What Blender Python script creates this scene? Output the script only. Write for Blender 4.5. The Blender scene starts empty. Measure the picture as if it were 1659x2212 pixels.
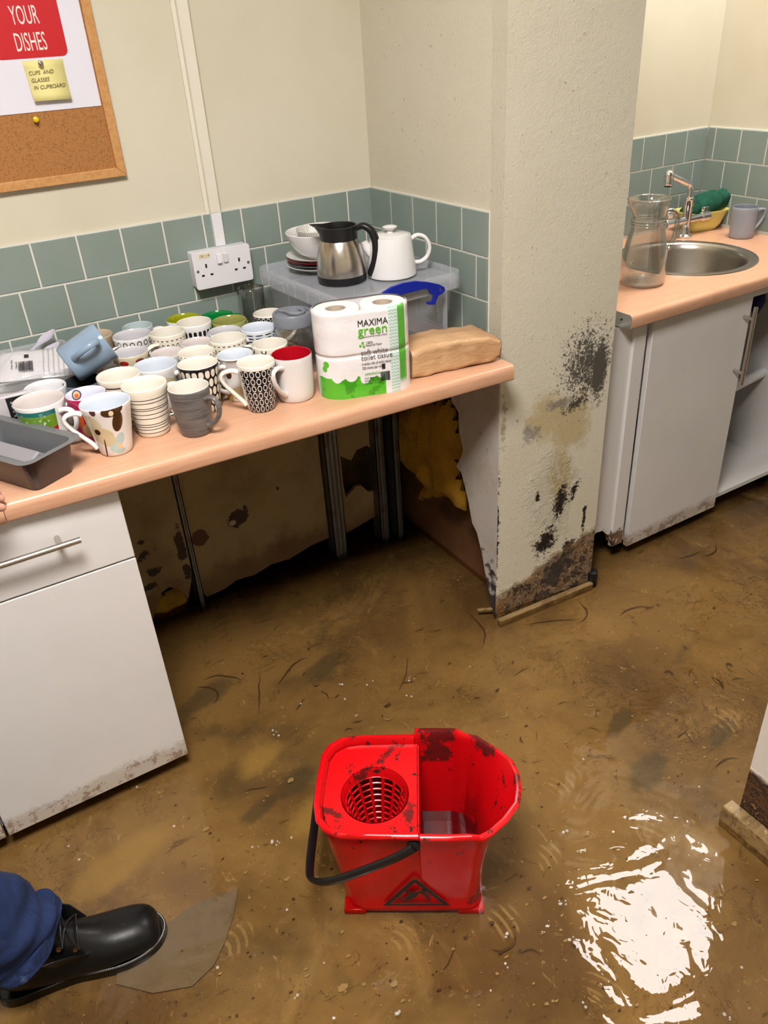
import bpy, bmesh, math, random
from mathutils import Vector, Matrix, noise as mn
random.seed(7)
PI = math.pi
S = bpy.context.scene
COL = S.collection
# ------------------------------------------------------------------ camera
CAM = Vector((-1.11748, -1.95571, 1.47126)); FP = 1708.0; IW, IH = 1659, 2212
MR = Matrix(((0.85423370, 0.31269957, -0.41533573), (-0.51669581, 0.42223176, -0.74481258), (-0.05753464, 0.85084624, 0.52225516)))
cd = bpy.data.cameras.new('camera'); cam = bpy.data.objects.new('camera', cd); COL.objects.link(cam)
cd.sensor_fit = 'VERTICAL'; cd.sensor_height = 36; cd.lens = FP * 36 / IH; cd.clip_start = 0.02
cam.matrix_world = Matrix.Translation(CAM) @ MR.to_4x4()
S.camera = cam
# ------------------------------------------------------------------ world, light, exposure
S.view_settings.view_transform = 'Standard'; S.view_settings.look = 'None'; S.view_settings.gamma = 1
S.view_settings.exposure = 0.08
w = bpy.data.worlds.new('world'); S.world = w; w.use_nodes = True
w.node_tree.nodes['Background'].inputs[0].default_value = (0.9, 0.92, 1, 1)
w.node_tree.nodes['Background'].inputs[1].default_value = 0.05
LAMPS = [(1.07, -0.55, 30), (-1.10, -1.64, 70)]      # ceiling panels: x, y, strength
CEIL = 2.5
S.cycles.max_bounces = 10; S.cycles.diffuse_bounces = 2; S.cycles.transmission_bounces = 10; S.cycles.transparent_max_bounces = 16; S.cycles.use_denoising = True
S.cycles.sample_clamp_indirect = 6

def P(px, py, ax, val):
    """point where the view through a photograph pixel meets the real plane x|y|z = val"""
    d = MR @ Vector(((px - IW / 2) / FP, -(py - IH / 2) / FP, -1))
    i = 'xyz'.index(ax); return CAM + d * ((val - CAM[i]) / d[i])

# ------------------------------------------------------------------ object helpers
def tag(o, label=None, cat=None, group=None, kind=None):
    if label: o['label'] = label
    if cat: o['category'] = cat
    if group: o['group'] = group
    if kind: o['kind'] = kind
    return o
def thing(name, label, cat, loc=(0, 0, 0), rz=0, group=None):
    o = bpy.data.objects.new(name, None); COL.objects.link(o); o.empty_display_size = 0.02
    o.location = loc; o.rotation_euler = (0, 0, rz); return tag(o, label, cat, group)
def obj(name, bm, mats, parent=None, smooth=35, label=None, bevel=0, sub=0):
    me = bpy.data.meshes.new(name)
    bmesh.ops.recalc_face_normals(bm, faces=bm.faces)
    bm.to_mesh(me); bm.free()
    if not isinstance(mats, (list, tuple)): mats = [mats]
    for m in mats: me.materials.append(getattr(m, 'm', m))
    if smooth:
        me.polygons.foreach_set('use_smooth', [True] * len(me.polygons)); me.set_sharp_from_angle(angle=math.radians(smooth))
    o = bpy.data.objects.new(name, me); COL.objects.link(o)
    if parent: o.parent = parent
    if bevel:
        b = o.modifiers.new('b', 'BEVEL'); b.width = bevel; b.segments = 2; b.limit_method = 'ANGLE'; b.angle_limit = math.radians(40)
    if sub:
        s = o.modifiers.new('s', 'SUBSURF'); s.levels = sub; s.render_levels = sub
    if label: o['label'] = label
    return o
def NB(): return bmesh.new()
def face(bm, vs, mi=0):
    try: f = bm.faces.new(vs); f.material_index = mi; return f
    except ValueError: return None
def box(bm, x0, x1, y0, y1, z0, z1, mi=0, M=None):
    c = [(x0, y0, z0), (x1, y0, z0), (x1, y1, z0), (x0, y1, z0), (x0, y0, z1), (x1, y0, z1), (x1, y1, z1), (x0, y1, z1)]
    v = [bm.verts.new(M @ Vector(p) if M else p) for p in c]
    for f in ((0, 3, 2, 1), (4, 5, 6, 7), (0, 1, 5, 4), (1, 2, 6, 5), (2, 3, 7, 6), (3, 0, 4, 7)): face(bm, [v[i] for i in f], mi)
    return v
def rings(bm, rr, mi=0, closed=True, cap0=False, cap1=False, mis=None):
    R = [[bm.verts.new(p) for p in r] for r in rr]; n = len(R[0])
    for k in range(len(R) - 1):
        for i in range(n if closed else n - 1):
            j = (i + 1) % n; face(bm, (R[k][i], R[k][j], R[k + 1][j], R[k + 1][i]), mis[k] if mis else mi)
    if cap0: face(bm, R[0][::-1], mis[0] if mis else mi)
    if cap1: face(bm, R[-1], mis[-1] if mis else mi)
    return R
def lathe(bm, prof, n=40, mi=0, mis=None, M=None, cap0=True, cap1=True, c=(0, 0)):
    rr = []
    for r, z in prof:
        q = [Vector((c[0] + r * math.cos(2 * PI * i / n), c[1] + r * math.sin(2 * PI * i / n), z)) for i in range(n)]
        rr.append([M @ p for p in q] if M else q)
    return rings(bm, rr, mi, True, cap0, cap1, mis)
def smoothpath(pts, k=6):
    pts = [Vector(p) for p in pts]; out = []
    for i in range(len(pts) - 1):
        p0 = pts[max(i - 1, 0)]; p1 = pts[i]; p2 = pts[i + 1]; p3 = pts[min(i + 2, len(pts) - 1)]
        for s in range(k):
            t = s / k
            out.append(0.5 * ((2 * p1) + (p2 - p0) * t + (2 * p0 - 5 * p1 + 4 * p2 - p3) * t * t + (3 * p1 - p0 - 3 * p2 + p3) * t ** 3))
    out.append(pts[-1]); return out
def tube(bm, pts, r, n=12, mi=0, flat=1.0, up=(0, 0, 1), cap=True):
    """tube along pts; r number or list; flat scales the section along the binormal"""
    pts = [Vector(p) for p in pts]; N = len(pts); rr = []
    nrm = None
    for i, p in enumerate(pts):
        t = (pts[min(i + 1, N - 1)] - pts[max(i - 1, 0)]).normalized()
        if nrm is None:
            u = Vector(up); nrm = u - t * u.dot(t)
            if nrm.length < 1e-3: u = Vector((1, 0, 0)); nrm = u - t * u.dot(t)
        else: nrm = nrm - t * nrm.dot(t)
        nrm.normalize(); b = t.cross(nrm)
        rad = r[i] if isinstance(r, (list, tuple)) else r
        rr.append([p + nrm * (rad * math.cos(2 * PI * k / n)) + b * (rad * flat * math.sin(2 * PI * k / n)) for k in range(n)])
    return rings(bm, rr, mi, True, cap, cap)
def prism(bm, poly, z0, z1, mi=0, M=None, holes=()):
    """extrude a polygon (list of 2-D points) between z0 and z1, with holes"""
    loops = [list(poly)] + [list(h) for h in holes]; rec = [[] for _ in loops]
    for z, flip in ((z0, True), (z1, False)):
        es = []
        for lp, rc in zip(loops, rec):
            vs = [bm.verts.new(M @ Vector((x, y, z)) if M else (x, y, z)) for x, y in lp]
            es += [bm.edges.new((vs[i], vs[(i + 1) % len(vs)])) for i in range(len(vs))]
            rc.append(vs)
        g = bmesh.ops.triangle_fill(bm, edges=es, use_beauty=True)
        for f in g['geom']:
            if isinstance(f, bmesh.types.BMFace): f.material_index = mi
    for a, b in rec:
        for i in range(len(a)): face(bm, (a[i], a[(i + 1) % len(a)], b[(i + 1) % len(a)], b[i]), mi)
def circ(cx, cy, r, n=48, ry=None, a0=0): return [(cx + r * math.cos(2 * PI * i / n + a0), cy + (ry or r) * math.sin(2 * PI * i / n + a0)) for i in range(n)]
def rrect(x0, x1, y0, y1, r, n=6):
    out = []
    for cx, cy, a in ((x1 - r, y1 - r, 0), (x0 + r, y1 - r, 90), (x0 + r, y0 + r, 180), (x1 - r, y0 + r, 270)):
        for i in range(n + 1):
            t = math.radians(a + 90 * i / n); out.append((cx + r * math.cos(t), cy + r * math.sin(t)))
    return out
def sph(bm, c, r, nu=12, nv=8, sz=1.0, mi=0):
    rr = []
    for j in range(1, nv):
        t = PI * j / nv
        rr.append([(c[0] + r * math.sin(t) * math.cos(2 * PI * i / nu), c[1] + r * math.sin(t) * math.sin(2 * PI * i / nu), c[2] - r * sz * math.cos(t)) for i in range(nu)])
    rings(bm, rr, mi, True, True, True)
PLX = Matrix(((1, 0, 0, 0), (0, 0, -1, 0), (0, 1, 0, 0), (0, 0, 0, 1)))   # local (x,y,z)->(x,-z,y): draws on a wall that faces -y
def text(name, body, size, mat, M, parent, ext=0.0004, align='LEFT', sx=1.0, shear=0.0, label=None):
    cu = bpy.data.curves.new(name, 'FONT'); cu.body = body; cu.size = size; cu.extrude = ext; cu.align_x = align; cu.shear = shear; cu.resolution_u = 3
    t = bpy.data.objects.new(name, cu); COL.objects.link(t)
    dg = bpy.context.evaluated_depsgraph_get(); me = bpy.data.meshes.new_from_object(t.evaluated_get(dg))
    COL.objects.unlink(t); bpy.data.objects.remove(t)
    me.materials.clear(); me.materials.append(getattr(mat, 'm', mat))
    me.transform(M @ Matrix.Diagonal((sx, 1, 1, 1)))
    o = bpy.data.objects.new(name, me); COL.objects.link(o)
    if parent: o.parent = parent
    if label: o['label'] = label
    return o

# ------------------------------------------------------------------ material helpers
def lin(c):
    return tuple(((v / 255) / 12.92 if v / 255 <= 0.04045 else ((v / 255 + 0.055) / 1.055) ** 2.4) for v in c)
class F:
    def __init__(s, nt, sk): s.nt = nt; s.s = sk
    def op(s, o, *a):
        n = s.nt.nodes.new('ShaderNodeMath'); n.operation = o
        for i, x in enumerate((s,) + a):
            if isinstance(x, F): s.nt.links.new(x.s, n.inputs[i])
            else: n.inputs[i].default_value = x
        return F(s.nt, n.outputs[0])
    def __add__(s, o): return s.op('ADD', o)
    __radd__ = __add__
    def __sub__(s, o): return s.op('SUBTRACT', o)
    def __rsub__(s, o): return (s * -1) + o
    def __mul__(s, o): return s.op('MULTIPLY', o)
    __rmul__ = __mul__
    def __truediv__(s, o): return s.op('DIVIDE', o)
    def max(s, o): return s.op('MAXIMUM', o)
    def min(s, o): return s.op('MINIMUM', o)
    def frac(s): return s.op('FRACT')
    def floor(s): return s.op('FLOOR')
    def abs(s): return s.op('ABSOLUTE')
    def sqrt(s): return s.op('SQRT')
    def ss(s, a, b):
        n = s.nt.nodes.new('ShaderNodeMapRange'); n.interpolation_type = 'SMOOTHSTEP'
        s.nt.links.new(s.s, n.inputs[0]); n.inputs[1].default_value = a; n.inputs[2].default_value = b
        n.inputs[3].default_value = 0; n.inputs[4].default_value = 1
        return F(s.nt, n.outputs[0])
class Mat:
    def __init__(s, name, base=(200, 200, 200), rough=0.5, metal=0, spec=0.5, coat=0, trans=0, ior=1.45, sss=0, alpha=1):
        s.m = bpy.data.materials.new(name); s.m.use_nodes = True; s.nt = s.m.node_tree; s.b = s.nt.nodes['Principled BSDF']
        I = s.b.inputs; s.col = None; s.base = lin(base)
        I['Base Color'].default_value = s.base + (1,); I['Roughness'].default_value = rough; I['Metallic'].default_value = metal
        I['Specular IOR Level'].default_value = spec; I['Coat Weight'].default_value = coat; I['Transmission Weight'].default_value = trans; I['IOR'].default_value = ior
        I['Alpha'].default_value = alpha
        tc = s.nt.nodes.new('ShaderNodeTexCoord'); s.co = tc.outputs['Object']
        sp = s.nt.nodes.new('ShaderNodeSeparateXYZ'); s.nt.links.new(s.co, sp.inputs[0])
        s.x, s.y, s.z = (F(s.nt, sp.outputs[i]) for i in range(3))
    def noise(s, scale=10, detail=3, rough=0.6, stretch=None, dist=0, seed=0):
        n = s.nt.nodes.new('ShaderNodeTexNoise'); n.inputs['Scale'].default_value = scale; n.inputs['Detail'].default_value = detail
        n.inputs['Roughness'].default_value = rough; n.inputs['Distortion'].default_value = dist
        mp = s.nt.nodes.new('ShaderNodeMapping'); s.nt.links.new(s.co, mp.inputs[0]); s.nt.links.new(mp.outputs[0], n.inputs[0])
        if stretch: mp.inputs['Scale'].default_value = stretch
        mp.inputs['Location'].default_value = (seed * 3.1, seed * 1.7, seed * 0.9)
        return F(s.nt, n.outputs[0])
    def cn(s, *a, **k): return (s.noise(*a, **k) - 0.5) * 2.3 + 0.5
    def voro(s, scale=10, feat='F1', stretch=None, out='Distance'):
        n = s.nt.nodes.new('ShaderNodeTexVoronoi'); n.inputs['Scale'].default_value = scale; n.feature = feat
        mp = s.nt.nodes.new('ShaderNodeMapping'); s.nt.links.new(s.co, mp.inputs[0]); s.nt.links.new(mp.outputs[0], n.inputs[0])
        if stretch: mp.inputs['Scale'].default_value = stretch
        return F(s.nt, n.outputs[out])
    def mix(s, fac, c2, c1=None):
        """blend colour c2 over the current colour by fac"""
        n = s.nt.nodes.new('ShaderNodeMix'); n.data_type = 'RGBA'
        if isinstance(fac, F): s.nt.links.new(fac.s, n.inputs[0])
        else: n.inputs[0].default_value = fac
        if s.col is None: n.inputs[6].default_value = s.base + (1,)
        else: s.nt.links.new(s.col, n.inputs[6])
        n.inputs[7].default_value = lin(c2) + (1,)
        s.col = n.outputs[2]; s.nt.links.new(s.col, s.b.inputs['Base Color']); return s
    def bump(s, h, strength=0.3, dist=0.01):
        n = s.nt.nodes.new('ShaderNodeBump'); n.inputs['Strength'].default_value = strength; n.inputs['Distance'].default_value = dist
        s.nt.links.new(h.s, n.inputs['Height']); s.nt.links.new(n.outputs[0], s.b.inputs['Normal']); return s
    def rough(s, f): s.nt.links.new(f.s, s.b.inputs['Roughness']); return s
    def ell(s, u, v, cu, cv, ru, rv, rot=0):
        a = u - cu; b = v - cv
        if rot:
            c, t = math.cos(rot), math.sin(rot); a, b = a * c + b * t, b * c - a * t
        a = a * (1 / ru); b = b * (1 / rv); return (a * a + b * b).sqrt()
    def ang(s): return s.y.op('ARCTAN2', s.x)      # angle round the z axis
def disc(d, soft=0.06): return 1 - d.ss(1 - soft, 1 + soft)

# ---- common materials
m_paint = Mat('cream_paint', (216, 209, 188), 0.6, spec=0.3)
m_paint.mix((m_paint.noise(2.2, 3)).ss(0.35, 0.75), (208, 200, 176)); m_paint.mix(m_paint.voro(38).ss(0.035, 0.02) * m_paint.noise(6, 2).ss(0.6, 0.72), (90, 75, 60)); m_paint.bump(m_paint.noise(260, 2), 0.08, 0.002)
m_tile = Mat('sage_tile', (138, 151, 143), 0.3, spec=0.5)
m_tile.mix(m_tile.noise(5, 4).ss(0.3, 0.8) * 0.6, (122, 139, 130)); m_tile.bump(m_tile.noise(9, 2), 0.25, 0.004)
m_grout = Mat('grout', (222, 218, 206), 0.8)
m_lam = Mat('beech_laminate', (216, 168, 136), 0.32, spec=0.5)
m_lam.mix(m_lam.noise(9, 5, 0.6, (1.2, 14, 14)).ss(0.35, 0.7) * 0.55, (201, 146, 108)); m_lam.mix(m_lam.noise(7, 3, seed=3).ss(0.62, 0.8) * 0.35, (188, 128, 92))
m_lam.mix(m_lam.voro(30, stretch=(1, 1.6, 1)).ss(0.05, 0.02) * m_lam.noise(3, 2, seed=5).ss(0.5, 0.6) * 0.6, (120, 80, 60))
m_white = Mat('white_melamine', (222, 218, 214), 0.45, spec=0.4)
m_white.mix(m_white.noise(3, 3).ss(0.3, 0.8) * 0.5, (210, 205, 200)); m_white.mix(m_white.voro(55).ss(0.03, 0.015) * m_white.noise(9, 2, seed=2).ss(0.6, 0.7), (120, 105, 95))
m_whitepl = Mat('white_plastic', (232, 230, 232), 0.3)
m_steel = Mat('brushed_steel', (196, 190, 184), 0.3, metal=1); m_steel.rough(m_steel.noise(30, 3, 0.6, (30, 1, 30)) * 0.25 + 0.2)
m_sink = Mat('sink_steel', (176, 170, 162), 0.28, metal=1)
m_chrome = Mat('chrome', (225, 225, 228), 0.06, metal=1)
m_black = Mat('black_plastic', (22, 22, 24), 0.35)
m_ink = Mat('black_ink', (20, 20, 22), 0.6)
m_cer = Mat('white_ceramic', (232, 230, 228), 0.12, coat=0.3)

# ================================================================== THE ROOM
WZ = 0.807          # worktop height
XR, YS = 1.332, 0.014   # right wall, wall behind the sink
XL, YF = -2.7, -3.6
def struct(name, bm, m, parent=None, **k): o = obj(name, bm, m, parent, **k); o['kind'] = 'structure'; return o

# floor under the water: worn brown screed with mud
m_floor = Mat('muddy_floor', (152, 124, 80), 0.75, spec=0.2)
m = m_floor
m.mix(m.noise(2.0, 4, 0.65, dist=0.6).ss(0.35, 0.68), (108, 84, 54)); m.mix(m.cn(4, 6, 0.75, dist=.8, seed=2).ss(0.55, 1.0) * 0.75, (168, 140, 92))
m.mix(m.noise(3.4, 3, 0.6, dist=0.4, seed=4).ss(0.56, 0.72) * 0.6, (84, 74, 54)); m.mix(m.cn(11, 6, 0.8, (1, 1.6, 1), .8, seed=7).ss(0.68, .95) * 0.8, (66, 48, 30))
m.mix(m.cn(20, 5, 0.8, (1.4, 1, 1), 1.0, seed=9).ss(0.74, 0.98) * 0.8, (192, 164, 116)); m.mix(m.cn(60, 4, .8, seed=15).ss(.78, .95) * .8, (52, 38, 24)); m.mix(m.cn(75, 4, .8, seed=18).ss(.80, .98) * .8, (206, 180, 132))
m.mix(m.cn(7, 5, .7, dist=2.5, seed=31).op('SUBTRACT', .5).abs().ss(.035, .0) * m.noise(3, 2, seed=8).ss(.5, .6) * .7, (58, 42, 26))
def fsp(px, py, rx, ry, rot=0):
    q = P(px, py, 'z', 0); return m_floor.ell(m_floor.x, m_floor.y, q.x, q.y, rx, ry, rot)
fn = m_floor.cn(18, 4, .7, seed=21)
for a in ((640, 1690, .07, .045), (560, 1748, .07, .03), (1340, 1560, .09, .03), (1400, 1665, .10, .05), (1560, 1580, .08, .03), (450, 1500, .14, .05), (700, 1440, .10, .05)):
    m_floor.mix(((1 - fsp(*a, .3).min(1.0)) * 1.6 + (fn - .5) * .5).ss(.2, .9) * .6, (74, 70, 56))
for a in ((680, 1760, .10, .07), (250, 1870, .20, .07), (560, 1640, .10, .05)):
    m_floor.mix(((1 - fsp(*a, .3).min(1.0)) * 1.6 + (fn - .5) * .5).ss(.2, 1.1) * .6, (178, 150, 88))
for px, py, rx, ry, rt, st_ in ((1568, 1558, .05, .035, .4, 90), (1214, 1693, .04, .03, .2, 110), (1414, 1785, .045, .032, -.5, 110), (1308, 2121, .045, .03, -.6, 90), (513, 2027, .04, .03, .5, 130), (1180, 1850, .04, .03, .3, 70), (880, 2020, .04, .03, .1, 80), (1090, 1990, .04, .035, 1.1, 60)):
    d_ = fsp(px, py, rx, ry, rt); d2_ = fsp(px - 70, py + 60, rx, ry, rt); tread = (d2_ * 14 + fn * 2.0).op('SINE').ss(.1, .6)
    m_floor.mix(tread * (1 - d_.ss(.75, 1.0)) * fn.ss(.2, .6) * .38, (200, 172, 124))
m_floor.bump(m_floor.noise(14, 5, 0.7), 0.4, 0.01)
bm = NB(); box(bm, XL - .1, XR + .2, YF - .1, .30, -.1, 0); struct('floor', bm, m_floor)
m_ceil = Mat('ceiling_white', (225, 220, 205), 0.8)
bm = NB(); box(bm, XL - .1, XR + .2, YF - .1, .30, CEIL, CEIL + .1); struct('ceiling', bm, m_ceil)
# back wall: plastered above the worktop, stripped cavity below it
wb = NB(); box(wb, XL - .1, 0.02, 0, .12, WZ - .05, CEIL); box(wb, XL - .1, -1.30, 0, .12, 0, WZ - .05)
wall_back = struct('wall_back', wb, m_paint)
m_cav = Mat('cavity_brown', (92, 66, 38), 0.9); m_cav.mix(m_cav.noise(9, 4).ss(0.4, 0.7), (58, 40, 24))
bm = NB(); box(bm, -1.30, 0.14, 0.10, .13, 0, WZ - .05); struct('wall_cavity', bm, m_cav)
bm = NB(); box(bm, XL - .1, XL, YF, .1, 0, CEIL); struct('wall_left', bm, m_paint)
bm = NB(); box(bm, XL, XR + .1, YF - .1, YF, 0, CEIL); struct('wall_front', bm, m_paint)
bm = NB(); box(bm, XR, XR + .1, YF, .13, 0, CEIL); struct('wall_right', bm, m_paint)
bm = NB(); box(bm, 0.30, XR, YS, YS + .1, 0, CEIL); struct('wall_sink', bm, m_paint)

# mouldy boxed-in column between the two recesses
m_colm = Mat('mouldy_paint', (220, 213, 192), 0.5, spec=0.35)
m = m_colm; nz = m.cn(45, 6, 0.75); nf = m.cn(150, 4, 0.8, seed=4); nl = m.cn(12, 4, 0.65, seed=2)
def spot(m, x, z, rx, rz, rot=0): return 1 - m.ell(m.x, m.z, x, z, rx, rz, rot).min(1.0)
m.mix(m.noise(3, 3).ss(0.35, 0.75) * 0.5, (212, 203, 176))
tan = spot(m, .15, .60, .11, .10, .3).max(spot(m, .22, .56, .10, .12)).max(spot(m, .20, .42, .06, .16))
m.mix((tan * 1.4 + (nl - .5) * .6 + (nz - .5) * .7).ss(0.25, 0.9) * 0.75, (186, 166, 112))
m.mix(((spot(m, .10, .565, .05, .05) + spot(m, .19, .63, .09, .03)) + nz - 0.5).ss(0.35, 0.8) * 0.6, (110, 104, 112))
wet = (spot(m, .17, .36, .13, .26) + nl * 0.6 - 0.3).ss(0.3, 0.7)
m.mix(wet * nz.ss(0.45, 0.65) * 0.4, (238, 230, 206))
mold = spot(m, .255, .725, .125, .18, -.25).max(spot(m, .295, .70, .042, .12) * 1.7).max(spot(m, .235, .62, .10, .035, .4) * 0.9).max(spot(m, .205, .78, .06, .05) * 0.55)
m.mix((mold * 1.25 + (nz - 0.5) * 0.9 + (nf - 0.5) * 1.5 - 0.15).ss(0.40, 0.85) * 0.92, (52, 47, 42))
st = spot(m, .205, .335, .035, .10, -.2).max(spot(m, .165, .215, .055, .085, -.3)).max(spot(m, .25, .355, .02, .06, -.35) * .9).max(spot(m, .13, .37, .012, .03)).max(spot(m, .29, .26, .012, .09) * .9).max(spot(m, .245, .17, .035, .05) * 1.1)
m.mix((st * 1.5 + (nz - 0.5) * 1.1 + (nf - 0.5) * 1.1 - 0.15).ss(0.42, 0.75), (38, 30, 26))
le = (spot(m, .006, .30, .014, .30) + (nz - 0.5) * 1.4 - .1).ss(0.45, 0.7); m.mix(le, (46, 40, 40))
le = (spot(m, .018, .62, .02, .16) + (nz - 0.5) * 1.4 - .1).ss(0.4, 0.9) * 0.6; m.mix(le, (110, 98, 66))
edge = m.z - m.x * 0.42 + (nl - 0.5) * 0.05 + (nz - .5) * .025
rot = 1 - edge.ss(0.05, 0.09)
m.mix(rot * 0.9, (134, 96, 52)); m.mix(rot * nz.ss(0.42, 0.6), (66, 46, 28)); m.mix(rot * nl.ss(.5, .8) * .6, (168, 112, 48)); m.mix(rot * nf.ss(0.62, 0.8) * 0.8, (214, 194, 150))
dk = spot(m, .21, .10, .12, .07, .75) + (nz - 0.5) * 0.9
m.mix(dk.ss(0.35, 0.6) * (1 - edge.ss(0.10, 0.14)) * 0.9, (58, 48, 42))
m.bump(nz * 1.0 * (wet * 0.8 + rot * 2.2 + 0.12) + nf * 0.15, 0.7, 0.010)
m.rough(0.55 - wet * 0.3 - rot * 0.15)
bm = NB()
cp = [(.006, -.5554), (.334, -.5926), (.334, .10), (.11, .10), (.11, -.5)]
n = len(cp)
def colblock(bm, poly, z0, z1): prism(bm, poly, z0, z1)
colblock(bm, [(.000, 0), (.0125, -.50), (.006, -.5554), (.334, -.5926), (.334, .10), (.0, .10)], WZ - .05, CEIL)
colblock(bm, [(.006, -.5554), (.334, -.5926), (.334, .10), (.125, .10), (.125, -.30), (.10, -.545)], 0, WZ - .05)
struct('wall_column', bm, m_colm, smooth=0)
# torn plasterboard on the column's side, under the worktop
m_board = Mat('plasterboard', (196, 188, 178), 0.8); m_board.mix(m_board.noise(8, 4).ss(0.4, 0.75) * 0.6, (168, 152, 126))
m_board.mix((m_board.noise(40, 4) + (0.25 - m_board.z).max(0.0) * 2).ss(0.62, 0.8), (60, 50, 50)); m_board.bump(m_board.noise(30, 4), 0.3, 0.004)
side = [P(*q, 'x', 0.004) for q in [(1077, 832), (1066, 1328), (1056, 1290), (1042, 1200), (1030, 1150), (1020, 1130), (1012, 1085), (1004, 1050), (996, 1020), (985, 1008), (997, 985), (1000, 970), (992, 935), (990, 890), (975, 866), (968, 835)]]
bm = NB(); M = Matrix(((0, 0, 1, 0), (1, 0, 0, 0), (0, 1, 0, 0), (0, 0, 0, 1)))
pl = [(p.y, p.z) for p in side]; pl[0] = (-.5545, .757); pl[1] = (-.5545, .0); pl[-1] = (-.33, .757); prism(bm, pl, 0.004, 0.016, M=M)
obj('torn_plasterboard', bm, m_board, smooth=0); o = bpy.data.objects['torn_plasterboard']; tag(o, 'torn white plasterboard sheet on the column side under the worktop', 'plasterboard')
m_bb = Mat('stained_board', (104, 70, 38), 0.85); m_bb.mix(m_bb.noise(6, 4).ss(0.4, 0.7), (70, 44, 24)); m_bb.mix((0.14 - m_bb.z + m_bb.noise(9, 3) * .05).ss(0, .06) * .5, (120, 76, 40))
bm = NB(); box(bm, .085, .10, -.545, .10, 0, WZ - .05); o = obj('backing_board', bm, m_bb); tag(o, 'brown water-stained backing board behind the yellow insulation', 'board')

# ------- back wall below the worktop: boards, studs
m_old = Mat('old_board', (150, 128, 88), 0.85)
m = m_old; nl = m.noise(7, 4); nz = m.cn(38, 5, .75)
m.mix(nl.ss(0.4, 0.7) * 0.7, (122, 98, 62)); m.mix((0.17 - m.z + (nl - .5) * .12).ss(0, .08) * 0.65, (92, 60, 32))
def S2(x, z, rx, rz, rot=0, k=1.0): return (spot(m, x, z, rx, rz, rot) * k + (nz - .5) * .9)
q = P(515, 1118, 'y', 0); m.mix(S2(q.x, q.z, .05, .035, .6, 1.6).ss(.3, .5), (62, 46, 34)); m.mix(S2(q.x - .02, q.z - .012, .018, .014, 0, 1.6).ss(.5, .7), (170, 150, 116))
q = P(432, 1162, 'y', 0); m.mix(S2(q.x, q.z, .03, .034, 0, 3).ss(.4, .6), (84, 58, 40))
for (a, b, rx, rz, k) in [(385, 1170, .022, .10, 1.3), (305, 1195, .03, .035, 1.0), (330, 1230, .04, .03, 1.0), (300, 1165, .02, .02, 1.0), (320, 1260, .05, .03, .9), (400, 1230, .02, .06, 1.2), (395, 1105, .012, .03, 1), (600, 1055, .012, .012, .9), (640, 950, .008, .015, 1)]:
    q = P(a, b, 'y', 0); m.mix(S2(q.x, q.z, rx, rz, 0, k).ss(.42, .6) * .9, (36, 26, 20))
m.mix(S2(-.30, .055, .12, .012, .1, 1.2).ss(.35, .6) * .9, (30, 22, 14)); m.bump(nz, .3, .006)
m_metal = Mat('galvanised_stud', (120, 122, 120), 0.45, metal=.8); m_metal.mix(m_metal.noise(14, 4).ss(.5, .7) * .8, (104, 84, 62)); m_metal.bump((m_metal.x * 420).op('SINE'), .25, .002)
m_foam = Mat('yellow_insulation', (176, 132, 30), 0.9); m_foam.mix(m_foam.noise(12, 4).ss(.45, .7) * .6, (120, 82, 20)); m_foam.bump(m_foam.noise(30, 5, .7), .6, .01)
def board(pts, y0, y1, mat, name, label, cat):
    bm = NB(); prism(bm, pts, -y1, -y0, M=Matrix(((1, 0, 0, 0), (0, 0, -1, 0), (0, 1, 0, 0), (0, 0, 0, 1)))); o = obj(name, bm, mat, smooth=0); return tag(o, label, cat)
TOP = WZ - .045
# (prism local z = -y)
board([(-1.29, TOP), (-1.29, .0), (-.84, .02), (-.82, .06), (-.79, .115), (-.765, .125), (-.735, .10), (-.72, .06), (-.705, .10), (-.692, .15), (-.690, .22), (-.688, TOP)], -.018, -.006, m_old, 'wall_board', 'cream wall board with black mould beside the left cabinet', 'board')
board([(-.672, TOP), (-.672, .055), (-.66, .03), (-.60, .035), (-.56, .05), (-.50, .045), (-.44, .06), (-.38, .055), (-.30, .075), (-.236, .08), (-.236, TOP)], 0.0, .012, m_old, 'wall_board', 'wide stained wall board with a punched hole under the worktop', 'board')
hole = [P(*q, 'y', 0) for q in [(735, 985), (758, 995), (770, 972), (793, 962), (806, 975), (812, 1060), (795, 1062), (780, 1048), (770, 1050), (748, 1075), (742, 1050)]]
bm = NB(); prism(bm, [(-.185, TOP), (-.185, .07), (-.04, .10), (-.04, TOP)], -.012, 0, M=PLX, holes=[[(max(-.175, min(-.05, p.x)), p.z) for p in hole]])
o = obj('wall_board', bm, m_old, smooth=0); tag(o, 'narrow wall board with a ragged dark hole between metal studs', 'board')
def stud(x0, x1, y, z0, label, lip=.012):
    bm = NB(); zt = TOP - .002
    box(bm, x0, x1, y, y + .0025, z0, zt); box(bm, x0, x0 + .0025, y, y + .05, z0, zt); box(bm, x1 - .0025, x1, y, y + .05, z0, zt)
    for k in (.3, .7): box(bm, x0 + (x1 - x0) * k - .002, x0 + (x1 - x0) * k + .002, y - .002, y, z0, zt)
    o = obj('metal_stud', bm, m_metal, smooth=0); return tag(o, label, 'stud', 'metal studs in the stripped wall')
stud(-.690, -.673, -.022, .0, 'thin perforated metal corner bead beside the mouldy board')
stud(-.232, -.188, -.03, 0, 'leftmost wide metal stud, between the two stained wall boards')
stud(-.062, -.030, -.036, 0, 'metal stud just left of the corner under the worktop')
stud(-.008, .016, -.05, 0, 'metal stud in the very corner under the worktop')
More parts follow.
